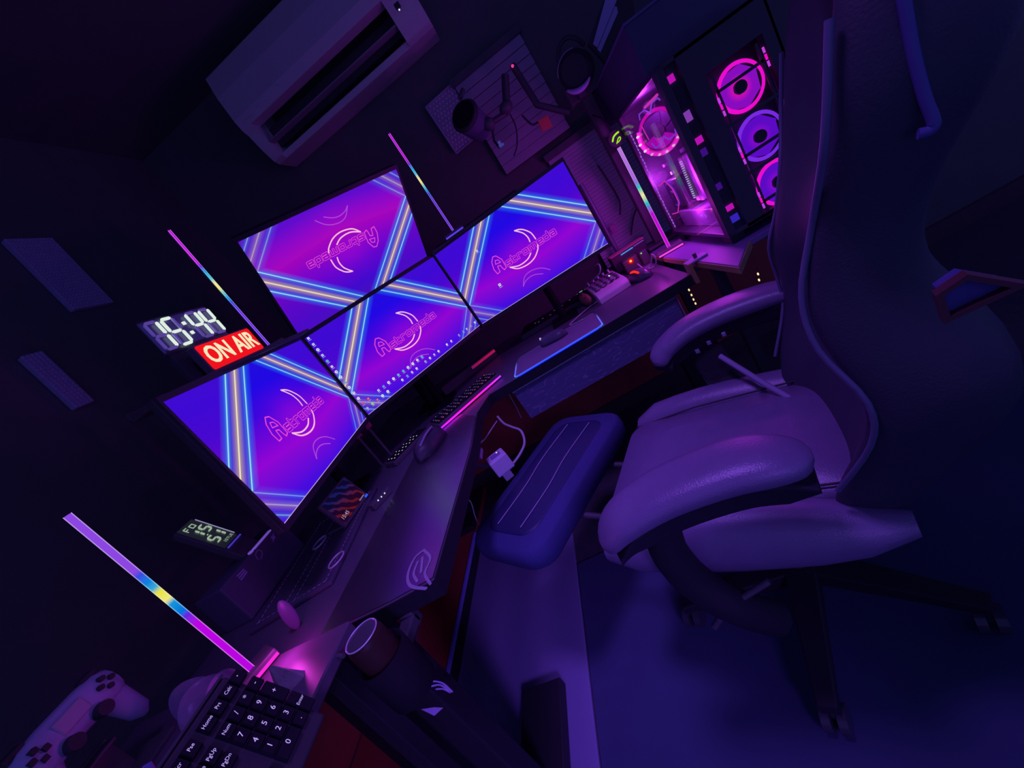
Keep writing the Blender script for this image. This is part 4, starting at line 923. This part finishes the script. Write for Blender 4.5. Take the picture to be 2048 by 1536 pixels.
# front face: glass strip, dark plate and fans
g = G(); pbox(g, X0 + .055, X0 + .105, Y0, Y0 + .02, Z0, Z1); pbox(g, X0 + .255, X1, Y0, Y0 + .02, Z0, Z1); pbox(g, X0 + .105, X0 + .255, Y0, Y0 + .02, Z0, .785); pbox(g, X0 + .105, X0 + .255, Y0, Y0 + .02, 1.185, Z1); pbox(g, X0 + .020, X0 + .06, Y0 + .018, Y0 + .024, Z0 + .01, Z1 - .01); pbox(g, X0 + .095, X0 + .26, Y0 + .06, Y0 + .066, Z0 + .01, Z1 - .01)
g.build('front_panel', CASEB, pc)
g = G(); pbox(g, X0 + .024, X0 + .053, Y0 + .002, Y0 + .005, Z0 + .004, Z1 - .004); g.build('front_glass', GLS, pc)
MAGR = glow('fan ring magenta', (235, 12, 205), 1.0)
def fan_mat(name, c0, c1):
    mt = bpy.data.materials.new(name); mt.use_nodes = True; nt = mt.node_tree; nt.nodes.clear()
    o_ = nt.nodes.new('ShaderNodeOutputMaterial'); e_ = nt.nodes.new('ShaderNodeEmission'); tc = nt.nodes.new('ShaderNodeTexCoord'); ln = nt.nodes.new('ShaderNodeVectorMath'); ln.operation = 'LENGTH'
    nt.links.new(tc.outputs['Object'], ln.inputs[0]); mr = nt.nodes.new('ShaderNodeMapRange'); mr.inputs['From Min'].default_value = .016; mr.inputs['From Max'].default_value = .056
    nt.links.new(ln.outputs['Value'], mr.inputs[0]); cr = nt.nodes.new('ShaderNodeValToRGB'); ramp(cr, [(0, c0), (.45, c1), (1, c1)])
    nt.links.new(mr.outputs[0], cr.inputs[0]); nt.links.new(cr.outputs[0], e_.inputs[0]); nt.links.new(e_.outputs[0], o_.inputs[0]); return mt
FB1 = fan_mat('blade magenta', (205, 15, 180), (135, 12, 190)); FB2 = fan_mat('blade violet', (130, 10, 205), (92, 10, 195))
RINGV = glow('fan ring violet', (120, 40, 225), 1.0)
def fan(parent, loc, r, normal_rot, bm1, ring_m, nb=7, hubr=.016):
    """axis along local -Y"""
    f_ = G()
    n = 40; vs = []; 
    for k in range(n):
        a = 2 * PI * k / n; vs += [(r * math.cos(a), -.001, r * math.sin(a)), (r * .84 * math.cos(a), -.004, r * .84 * math.sin(a))]
    fs = [(2 * k, 2 * ((k + 1) % n), 2 * ((k + 1) % n) + 1, 2 * k + 1) for k in range(n)]
    f_.add(vs, fs, None, True)
    rg = f_.build('fan_ring', ring_m, parent, loc=loc); rg.rotation_euler = normal_rot
    g = G()
    for k in range(nb):
        a0 = 2 * PI * k / nb; pts0, pts1 = [], []
        for i in range(6):
            rr = hubr + (r * .89 - hubr) * i / 5; da = .28 * i / 5
            pts0.append((rr * math.cos(a0 + da), .004, rr * math.sin(a0 + da))); pts1.append((rr * math.cos(a0 + da + 2 * PI / nb * 1.06),   .007, rr * math.sin(a0 + da + 2 * PI / nb * 1.06)))
        g.add(pts0 + pts1, [(i, i + 1, 7 + i, 6 + i) for i in range(5)], None, True)
    b_ = g.build('blades', bm1, rg)
    G().cyl((0, .014, 0), (0, -.005, 0), hubr, n=24).build('hub', DARKER, rg)
    return rg
fz = [(1.108, FB1, MAGR), (.972, FB2, RINGV), (.838, FB2, MAGR)]
for z, bm1, rm in fz: fan(pc, lc_((.628, Y0 + .022, z)), .062, (0, 0, 0), bm1, rm)
g = G()
for z, sgn in ((1.108, 1), (.972, -1), (.838, -1)):
    pbox(g, .566, .572, Y0 + .004, Y0 + .010, z - .066, z + .066); pbox(g, .684, .690, Y0 + .004, Y0 + .010, z - .066, z + .066)
    pbox(g, .566, .690, Y0 + .004, Y0 + .010, z + sgn * .022 - .004, z + sgn * .022 + .004)
for z in (1.041, .905): pbox(g, .556, .70, Y0 + .004, Y0 + .012, z - .004, z + .004)
g.build('fan_grille', CASEB, pc)
LEDS = glow('fan slot light', (190, 60, 225), 1.0)
for z in (1.108, .972, .838):
    for k in range(3):
        for x in (.561, .696):
            g = G(); pbox(g, x - .0025, x + .0025, Y0 - .0005, Y0 + .002, z - .012 + k * .017 - .007 + (.02 if x > .6 else -.02), z - .012 + k * .017 + .007 + (.02 if x > .6 else -.02)); g.build('slot_light', LEDS if k != 1 else MAGR, pc)
# interior seen through the side glass
XI = .545
HS = mat('cooler black', (.04, .04, .06), .35, noise=.1)
def ii(x, y, X=XI): return onx(x, y, X)
cpos = onx(1318, 262, .50)
cf = fan(pc, lc_(cpos), .070, (0, 0, R(-38)), mat('dark blade', (.05, .04, .08), .4, noise=.1), MAGR, hubr=.02)
G().tube([(.069 * math.cos(R(a)), -.006, .069 * math.sin(R(a))) for a in range(150, 345, 8)], .006).build('glow_arc', glow('hot pink arc', (250, 40, 215), 1.3), cf)
g = G(); 
for a in range(160, 340, 22): g.ell((.070 * math.cos(R(a)), -.011, .070 * math.sin(R(a))), (.006, .002, .004))
g.build('spark_dots', glow('spark pink', (255, 190, 240), 1.2), cf)
arcf = [(.055 * math.cos(R(a)), .055 * math.sin(R(a))) for a in range(190, 330, 10)]
G().add([(x, -.002, z) for x, z in arcf] + [(x * .35 - .0, -.002, z * .35) for x, z in arcf], [(i, i + 1, len(arcf) + i + 1, len(arcf) + i) for i in range(len(arcf) - 1)]).build('glow_face', glow('face magenta', (205, 8, 205), .9), cf)
# angular light lines around the cooler
def zig(pts, X, r, mt, nm):
    G().tube([lc_(onx(x, y, X)) for x, y in pts], r).build(nm, mt, pc)
ZL = glow('line violet', (140, 70, 240), 1.0); ZP = glow('line pink', (240, 60, 200), 1.0)
zig(((1280, 240), (1278, 229), (1289, 220), (1300, 227), (1303, 207), (1315, 196), (1320, 200)), .468, .0022, ZL, 'light_line')
zig(((1290, 215), (1300, 205), (1314, 190)), .468, .004, ZP, 'light_line')
zig(((1303, 287), (1312, 296), (1322, 289), (1328, 273), (1338, 279), (1352, 268), (1350, 258)), .462, .0022, ZL, 'light_line')
zig(((1283, 252), (1290, 265), (1298, 280)), .464, .0018, ZP, 'light_line')
# led strip down the back edge
g = G(); a_, b_ = onx(1258, 262, .456), onx(1350, 455, .456)
for k in range(30):
    c = a_.lerp(b_, (k + .5) / 30); g.box(lc_((c.x, c.y + random.uniform(-.006, .006), c.z)), (.003, .005, .010))
g.build('led_strip', [glow('strip lilac', (190, 110, 245), 1.1)], pc)
# graphics card: shroud + fan
g = G(); c = onx(1340, 392, .482)
g.box(lc_((c.x + .045, c.y - .02, c.z)), (.06, .17, .11)); g.build('graphics_card', HS, pc, bev=.004)
fan(pc, lc_((c.x + .012, c.y, c.z)), .050, (0, 0, R(-90)), FB2, RINGV, 9, .014)
zig(((1318, 372), (1330, 362), (1345, 378), (1358, 405), (1356, 425), (1345, 428)), .474, .002, ZP, 'light_line')
# memory comb
g = G(); a_, b_ = onx(1360, 322, .478), onx(1390, 397, .478)
for k in range(18):
    c = a_.lerp(b_, (k + .5) / 18); g.box(lc_(c), (.004, .016, .0030))
g.build('memory_lights', glow('memory pale', (205, 190, 245), 1.0), pc)
c = a_.lerp(b_, .5)
G().box(lc_((c.x + .02, c.y, c.z)), (.03, .035, .15)).build('memory', HS, pc, bev=.002)
G().box(lc_((c.x + .012, c.y - .045, c.z + .0)), (.02, .035, .15)).build('memory_shroud', mat('shroud violet', (.5, .32, .6), .4, noise=.1), pc, bev=.002)
# power cover plate with print
g = G(); pbox(g, .49, .64, 1.40, 1.80, Z0 + .013, Z0 + .075); g.build('power_cover', mat('cover violet', (.45, .32, .58), .4, noise=.08), pc, bev=.002)
textmesh('cover_print', 'III  III', .018, glow('print lilac', (190, 110, 240), .9), pc, lc_((.4885, 1.55, Z0 + .05)), (PI / 2, 0, -PI / 2))
for z in (.90, 1.0, 1.12): pass
g = G()
for k, (x, y) in enumerate(((1365, 300), (1380, 330), (1412, 370), (1330, 330), (1345, 345), (1400, 350))):
    p = onx(x, y, .50); g.box(lc_(p), (.01, random.uniform(.01, .03), random.uniform(.006, .02)))
g.build('board_parts', mat('board bits', (.5, .4, .6), .35, noise=.2, emit=(90, 20, 130), es=.6), pc)
# glowing blocks painting the reflections in the front glass strip
g = G()
for k in range(13):
    z = 1.225 - k * .034; hh = random.uniform(.006, .014)
    g.cur = (0, 4, 4, 2, 4, 0, 1, 4, 4, 1, 4, 0, 3)[k]
    pbox(g, X0 + .026, X0 + random.uniform(.040, .051), Y0 + .012, Y0 + .016, z - hh, z + hh)
g.build('painted_reflections', [glow('inner magenta', (215, 20, 200), .9), glow('inner violet', (70, 16, 140), .9), glow('inner lilac', (150, 70, 190), .9), glow('inner blue', (60, 40, 200), .9), DARKER], pc)
for loc, e in (((.48, 1.58, 1.215), 1.5), ((.475, 1.76, 1.0), 2.0), ((.475, 1.42, .96), .8), ((.475, 1.58, .87), .8)): point_light('tower_led', lc_(loc), (.75, .04, 1.0), e, .02, pc)
G().box(lc_((X0 + .03, Y0 + .06, Z0 - .012)), (.04, .06, .025)).box(lc_((X1 - .03, Y0 + .06, Z0 - .012)), (.04, .06, .025)).box(lc_((X0 + .03, Y1 - .06, Z0 - .012)), (.04, .06, .025)).box(lc_((X1 - .03, Y1 - .06, Z0 - .012)), (.04, .06, .025)).build('foot', DARKER, pc)
tbx = T('storage_box', 'navy black storage box lying on top of the computer tower', 'box', (.60, 1.72, 1.2685))
G().box((0, 0, .07), (.28, .64, .14)).build('body', mat('box navy', (.08, .075, .16), .5, noise=.1), tbx, bev=.004)
G().box((0, 0, .143), (.284, .644, .008)).build('lid', mat('box lid violet', (.16, .14, .3), .45, noise=.08), tbx, bev=.002)
slv = T('striped_sleeve', 'dark folded cloth with two pale stripes on the storage box', 'cloth', (.58, 1.93, 1.4165))
SV = Vector((.58, 1.93, 1.4165))
def slab(px, Y, th_, nm, mt_s, **k):
    fr_ = [ony(x, y, Y) - SV for x, y in px]
    G().loft([fr_, [q + Vector((0, th_, 0)) for q in fr_]], smooth=False).build(nm, mt_s, slv, **k)
slab(((1176, 86), (1215, 128), (1270, 40), (1262, -70), (1232, -70)), 1.815, .03, 'cloth', DARKER)
STRM = mat('stripe pale', (.50, .46, .78), .7, noise=.06)
slab(((1186, 88), (1195, 95), (1233, 2), (1243, -50), (1224, -50)), 1.810, .003, 'stripe', STRM)
slab(((1195, 98), (1201, 105), (1236, 25), (1234, 14), (1230, 12)), 1.810, .003, 'stripe', STRM)

# fairy light string
fs = T('fairy_lights', 'string of warm fairy lights hanging below the tower table', 'string lights', (.36, 1.38, .5))
FX = Vector((.36, 1.38, .5)); pl_ = [onx(x, y, .372) for x, y in ((1368, 560), (1378, 580), (1383, 590), (1387, 599), (1391, 607))]
pr_ = [ony(x, y, 1.45) for x, y in ((1512, 535), (1516, 548), (1518, 560), (1520, 572))]
g = G().tube([tuple(q - FX + Vector((.004, .004, 0))) for q in pl_], .0012, 6); g.tube([tuple(q - FX + Vector((.004, .004, 0))) for q in pr_], .0012, 6); g.build('wire', DARKER, fs)
for q in pl_[1:]: G().ell(q - FX, (.0032, .0032, .0052), 10).build('bulb', glow('warm bulb', (255, 226, 170), 1.2), fs)
for q in pr_[1:3]: G().ell(q - FX, (.003, .003, .005), 10).build('bulb', glow('warm bulb', (255, 226, 170), 1.2), fs)

# ------------------------------------------------------------------ FLOOR THINGS UNDER DESK
cq = atd(1000, 925, 1.30)
cb = T('white_cube_tap', 'white cube shaped power tap hanging off the desk corner above the footrest', 'power tap', tuple(cq), 24)
WCUB = mat('tap white', (.66, .6, .8), .4, noise=.04)
G().box((0, 0, 0), (.062, .062, .055)).build('body', WCUB, cb, bev=.004)
G().box((-.004, .0, -.043), (.03, .03, .034)).build('plug', WCUB, cb, bev=.003)
G().box((0, 0, .0282), (.034, .034, .002)).build('screen', mat('tap screen', (.3, .26, .6), .3, noise=.05), cb)
g = G()
for a, b in (((-.02, -.02), (.02, -.02)), ((.02, -.02), (.02, .02)), ((.02, .02), (-.02, .02)), ((-.02, .02), (-.02, -.02))): g.tube([(a[0], a[1], .0286), (b[0], b[1], .0286)], .0012, 6)
g.build('screen_frame', mat('tap frame', (.8, .76, .9), .4, noise=.05), cb)
G().ell((.010, .010, .0298), (.0026, .0026, .0015)).build('led', glow('white led', (235, 240, 255)), cb)
G().tube([(-.02, .02, -.005), (-.07, .06, .02), (-.09, .09, .06)], .008).build('bracket', BLACK2, cb)
wq = atd(962, 908, 1.32) - cq
G().prism([(-.022, -.018), (.030, .018), (-.012, .012)], -.006, .006, Matrix.Rotation(R(-24), 4, 'Z') @ Matrix.Translation(wq) @ Matrix.Rotation(R(60), 4, 'Z')).build('side_plate', mat('plate violet', (.5, .45, .75), .7, noise=.05), cb)
tag(G().tube([atd(995, 833, 1.47), atd(1008, 847, 1.44), atd(1024, 854, 1.41), atd(1042, 862, 1.38), atd(1049, 885, 1.35), atd(1040, 908, 1.33), atd(1024, 930, 1.31), atd(1018, 936, 1.31)], .0042, smoothn=8).build('power_cable', CABLEW), 'pale cord dropping from the desk to the white cube tap', 'cord')
tag(G().tube([atd(994, 842, 1.45), atd(985, 855, 1.43), atd(974, 872, 1.42), atd(964, 884, 1.41), atd(946, 897, 1.41), atd(950, 893, 1.40), atd(966, 880, 1.40)], .0022, smoothn=6).build('cable', CABLEW), 'thin looped cord hanging under the desk corner', 'cord')
tag(G().tube([atd(921, 985, 1.26), atd(938, 1000, 1.27), atd(944, 1010, 1.28), atd(950, 1032, 1.30), atd(958, 1050, 1.32)], .0018, smoothn=6).build('cable', CABLEW), 'short thin cord hanging behind the left desk edge', 'cord')
tag(G().tube([atd(1017, 787, 1.55), atd(1030, 810, 1.58), atd(1043, 836, 1.62)], .0022, smoothn=6).build('cable', CABLEW), 'thin straight cord hanging beside the privacy panel', 'cord')
# slippers
def slipper(loc, yaw, label, inner):
    t = T('slipper', label, 'slipper', loc, yaw, group='pair of slippers on the floor')
    out = [(.05 * math.cos(a) * (1 if math.sin(a) > 0 else .85), .12 * math.sin(a)) for a in [2 * PI * i / 28 for i in range(28)]]
    G().prism(out, 0, .018).build('sole', mat('sole ' + inner, (.36, .06, .14) if inner == 'red' else (.35, .32, .40), .8, noise=.1), t, bev=.003)
    rings = []
    for k in range(8):
        u = k / 7; y = .0 + .112 * u; ww = .052 * math.sqrt(max(.04, 1 - (y / .122) ** 2)); hh = .018 + .05 * math.sqrt(max(0.02, 1 - u * u * .95))
        rings.append([Vector((ww * math.cos(a), y, .016 + (hh - .016) * math.sin(a))) for a in [PI * i / 10 for i in range(11)]])
    G().loft(rings, closed=False, caps=False).build('upper', mat('upper pale', (.55, .50, .62), .8, noise=.1, nscale=80), t)
    return t
slipper((-1.335, 1.26, .006), 18, 'pale slipper with red inner sole beneath the desk end', 'red')
slipper((-1.31, .96, .006), 18, 'grey slipper lying in front of the red soled one', 'grey')

# ------------------------------------------------------------------ GAMING CHAIR (local: x = forward, y = far side, z = up)
F = Vector((-.906, .423, 0)); Sd = Vector((-.423, -.906, 0))
Mc = Matrix.Identity(4)
for i in range(3): Mc[i][0] = F[i]; Mc[i][1] = Sd[i]; Mc[i][2] = (0, 0, 1)[i]; Mc[i][3] = (.125, .83, 0)[i]
# Sd points to the near side, so local +y is towards the camera
ch = T('gaming_chair', 'violet black leather gaming chair with extended footrest, facing the monitors', 'chair', M=Mc)
def cushion(w_, d, h, r, crown=.012, n=6):
    """rounded slab centred at origin: x depth d, y width w, z height h"""
    g = G(); out = rrect(d, w_, r, n); rings = []
    for t, sc, in ((0, .90), (.15, .975), (.5, 1), (.85, .975), (1, .90)):
        rings.append([Vector((x * (1 - (1 - sc) * .5), y * (1 - (1 - sc) * .5), -h / 2 + h * t)) for x, y in out])
    rings.append([Vector((x * .55, y * .55, h / 2 + crown)) for x, y in out]); rings.insert(0, [Vector((x * .55, y * .55, -h / 2)) for x, y in out])
    return g.loft(rings)
sq = cushion(.36, .52, .085, .06).build('seat', LEATHER, ch, loc=(.03, 0, .455))
for sy in (-1, 1):
    g = G(); rings = []
    for k in range(9):
        u = k / 8; x = .28 - .52 * u; hh = .055 + .018 * math.sin(PI * min(1, u * 1.3)); ww = .055
        if k == 0: hh *= .55; ww *= .7
        if k == 7: hh *= .8; ww *= .85
        if k == 8: hh *= .3; ww *= .4
        rings.append([Vector((x, sy * .215 + ww * math.cos(a) * (1 if sy * math.cos(a) > 0 else .9), .455 + hh * math.sin(a))) for a in [2 * PI * i / 14 for i in range(14)]])
    g.loft(rings).build('side_bolster', LEATHER, ch)
    G().tube([(.27, sy * .165, .492), (.1, sy * .168, .507), (-.22, sy * .168, .507)], .0022).build('seam', DARKER, ch)
G().prism(rrect(.46, .40, .04, 4), .385, .415).build('seat_pan', BLACK2, ch)
# backrest
def shear(z): return max(0, min(1, (.86 - z) / .12))
levels = [(.47, .20, .055, .10, -.205), (.55, .235, .07, .11, -.235), (.65, .265, .085, .115, -.305), (.72, .27, .085, .11, -.318), (.80, .25, .06, .105, -.270), (.87, .235, .05, .10, -.265), (.95, .235, .055, .10, -.305), (1.03, .27, .085, .11, -.365), (1.12, .265, .075, .11, -.385), (1.22, .215, .045, .10, -.40), (1.30, .165, .03, .09, -.42), (1.36, .13, .02, .07, -.44), (1.385, .08, .01, .04, -.455)]
rings = []
for z, hw, bol, th_, xc in levels:
    pass
    pr = [(xc + bol, -hw), (xc + bol * .9, -hw * .86), (xc + .005, -hw * .60), (xc, 0), (xc + .005, hw * .60), (xc + bol * .9, hw * .86), (xc + bol, hw), (xc - th_ * .2, hw * 1.04), (xc - th_ * .75, hw * .9), (xc - th_, 0), (xc - th_ * .75, -hw * .9), (xc - th_ * .2, -hw * 1.04)]
    rings.append([Vector((x + shear(z) * (.03 - .12 * y), y, z)) for x, y in pr])
G().loft(rings).build('backrest', mat('dark backrest leather', (.05, .05, .085), .6, noise=.15, nscale=20, bump=.3, bscale=300), ch, sub=2)
for sy in (-1, 1):
    G().tube([(xc + bol - .004 + shear(z) * (.03 - .12 * sy * hw), sy * hw * .97, z) for z, hw, bol, th_, xc in levels[1:9]], .004, smoothn=4).build('piping', mat('piping violet', (.16, .15, .28), .5, noise=.1), ch)
g = cushion(.26, .06, .14, .028, .0).build('head_pillow', LEATHD, ch, loc=(-.375, 0, 1.235))
# side pocket with brown rim, on the near side of the back
# armrests
def arm(tag_, sy, pts, wmid):
    rings = []; pts = catmull(pts, 5); n = len(pts)
    for k, p_ in enumerate(pts):
        u = k / (n - 1); ww = wmid * (max(.04, 1 - abs(2 * u - 1) ** 3.2)) ** .5; hh = .025 * (max(.05, 1 - abs(2 * u - 1) ** 4)) ** .5
        d = (pts[min(k + 1, n - 1)] - pts[max(k - 1, 0)]); d.z = 0; d.normalize(); side = Vector((-d.y, d.x, 0))
        ring_ = []
        for i in range(16):
            a = 2 * PI * i / 16; c_, s_ = math.cos(a), math.sin(a)
            ring_.append(p_ + side * ww * math.copysign(abs(c_) ** .7, c_) + Vector((0, 0, hh * math.copysign(abs(s_) ** .8, s_) - hh * .3)))
        rings.append(ring_)
    inv = Mc.inverted()
    G().loft(rings, M=inv).build('arm_pad', LEATHER, ch)
    rings = []
    for k in range(2, n - 1):
        p_ = pts[k]; d = (pts[min(k + 1, n - 1)] - pts[k - 1]); d.z = 0; d.normalize(); side = Vector((-d.y, d.x, 0)); u = (k - 2) / (n - 4); hh = .030 * min(1, 3 * u + .25, 4 * (1 - u) + .3)
        rings.append([p_ + side * (.042 * sx) + Vector((0, 0, -.034 + hh * sz)) for sx, sz in ((1, .5), (-1, .5), (-.8, -1), (.8, -1))])
    G().loft(rings, M=inv, smooth=False).build('arm_base', mat('arm underside black', (.022, .02, .035), .6, noise=.1, spec=.3), ch, bev=.006)
arm('near', 1, [Vector((-.178, .562, .632)), Vector((-.13, .568, .662)), Vector((-.05, .562, .682)), Vector((.05, .542, .690)), Vector((.11, .522, .686)), Vector((.155, .505, .674))], .052)
arm('far', -1, [Vector((.085, 1.105, .632)), Vector((.12, 1.118, .66)), Vector((.19, 1.112, .682)), Vector((.28, 1.085, .690)), Vector((.38, 1.04, .685)), Vector((.46, .99, .67))], .052)
inv = Mc.inverted()
def onside(x, y, off=.285):
    d = ray(x, y); pt = Vector((.125, .83, 0)) + Sd * off; return inv @ (CAM + d * ((pt - CAM).dot(Sd) / d.dot(Sd)))
ABLK = mat('arm post black', (.02, .02, .03), .6, noise=.1, spec=.3)
G().tube([onside(1318, 1045, .30), onside(1340, 1105, .305), onside(1392, 1165, .30), onside(1470, 1212, .29), onside(1550, 1235, .25)], .034, 10, smoothn=4).build('arm_post', ABLK, ch)
pts = catmull([Vector(p_) for p_ in [(.20, 1.10, .635), (.21, 1.06, .54), (.20, 1.0, .46), (.16, .95, .40)]], 4); rings = []
for p_ in pts: rings.append([p_ + F * (.042 * sx) + Vector((-.3 * sy, .6 * sy, .7 * sy)) * .016 for sx, sy in ((1, 1), (-1, 1), (-1, -1), (1, -1))])
G().loft(rings, M=inv, smooth=False).build('arm_post', ABLK, ch, bev=.006)
# screws and strap seen below the far arm pad
for k, q in enumerate(((1395, 702), (1418, 685), (1448, 668))):
    p_ = inv @ atz(*q, .648); G().box(p_, (.012, .006, .012)).build('arm_bolt', CHROME, ch, bev=.002)
a_, b_, c_ = (inv @ atz(*q, z) for q, z in (((1440, 712), .60), ((1530, 768), .53), ((1600, 808), .49)))
G().tube([a_, b_, c_], .007).build('strap', mat('strap grey', (.34, .30, .48), .7, noise=.1), ch)
# recline lever with knobs
G().tube([(-.02, .27, .40), (.06, .30, .37), (.10, .315, .33)], .006).build('lever', BLACK2, ch)
# footrest
ft = cushion(.56, .275, .07, .06, .006).build('footrest', FABRIC, ch, loc=(0, 0, 0))
fA = inv @ Vector((-.335, 1.055, .485)); ft.location = fA; ft.rotation_euler = (0, R(-3), R(-11))
cushion(.46, .19, .012, .05, .002).build('stitched_panel', mat('navy panel leather', (.025, .03, .11), .5, noise=.15, bump=.3, bscale=300), ft, loc=(0, 0, .036))
g = G()
for x in (-.045, .045):
    g.tube([(x, -.21, .0455), (x + .006, -.05, .0462), (x - .004, .07, .0462), (x, .21, .0455)], .0014, 6, smoothn=5)
g.build('stitching', mat('grey thread', (.42, .40, .55), .8), ft)
for sy in (-1, 1): G().tube([tuple(fA + Vector((-.05, sy * .10, -.035))), (.22, sy * .10, .385), (.0, sy * .10, .385)], .009).build('footrest_arm', BLACK2, ch)
G().tube([tuple(fA + Vector((.02, -.15, -.05))), tuple(fA + Vector((-.02, .17, -.06)))], .012).build('footrest_bar', BLACK2, ch)
# gas lift and star base
G().cyl((0, 0, .09), (0, 0, .30), .03, n=18).cyl((0, 0, .28), (0, 0, .385), .022, n=18).build('gas_lift', BLACK2, ch)
G().box((0, 0, .37), (.26, .20, .03)).build('tilt_plate', BLACK2, ch, bev=.005)
cst = None
for k in range(5):
    a = R(72 * k + 20); d = Vector((math.cos(a), math.sin(a), 0))
    G().loft([[Vector((0, 0, .10)) + d * rr + Vector((-d.y, d.x, 0)) * (ww * sx) + Vector((0, 0, hz * sz + dz)) for sx, sz in ((1, 1), (-1, 1), (-1, -1), (1, -1))] for rr, ww, hz, dz in ((.02, .035, .022, 0), (.17, .026, .017, -.008), (.31, .018, .012, -.02))], smooth=False).build('base_leg', DLEG, ch, bev=.004)
    loc = tuple(d * .30 + Vector((0, 0, .035)))
    if cst is None:
        cst = G().cyl((-.022, 0, 0), (-.006, 0, 0), .027, n=18).cyl((.006, 0, 0), (.022, 0, 0), .027, n=18).cyl((0, 0, .01), (0, 0, .045), .008, n=10).build('caster', GLOSSB, ch, loc=loc)
    else: share(cst, ch, loc=loc)
# pocket and painted rim highlight on the near side of the chair back
Q = [onside(x, y, .30) for x, y in ((1862, 583), (1925, 540), (2046, 560), (1880, 638))]
cq_ = sum(Q, Vector()) / 4; up_ = Vector((0, .012, 0))
g = G()
for i in range(4):
    a, b = Q[i], Q[(i + 1) % 4]; c, d = cq_.lerp(b, .72), cq_.lerp(a, .72)
    g.add([a, b, c, d, a + up_, b + up_, c + up_, d + up_], [(0, 1, 2, 3), (4, 5, 6, 7), (0, 1, 5, 4), (2, 3, 7, 6), (1, 2, 6, 5), (0, 3, 7, 4)])
pk_ = g.build('side_pocket', mat('pocket brown', (.13, .04, .05), .6, noise=.15), ch)
G().add([cq_.lerp(q, .74) + Vector((0, .003, 0)) for q in Q] + [cq_.lerp(q, .74) - Vector((0, .02, 0)) for q in Q], [(0, 1, 2, 3), (0, 1, 5, 4), (1, 2, 6, 5), (2, 3, 7, 6), (3, 0, 4, 7)]).build('pocket_lining', mat('blue cloth', (.10, .09, .32), .9, noise=.3, nscale=60, bump=.4), pk_)
G().tube([onside(x, y, .27) for x, y in ((1795, -60), (1808, 0), (1828, 110), (1850, 195), (1868, 245), (1858, 262), (1836, 268))], .0048, smoothn=4).build('piping', mat('painted rim highlight', (.11, .10, .36), .5, noise=.1), ch)  # blue tube paints the rim highlight along the backrest edge
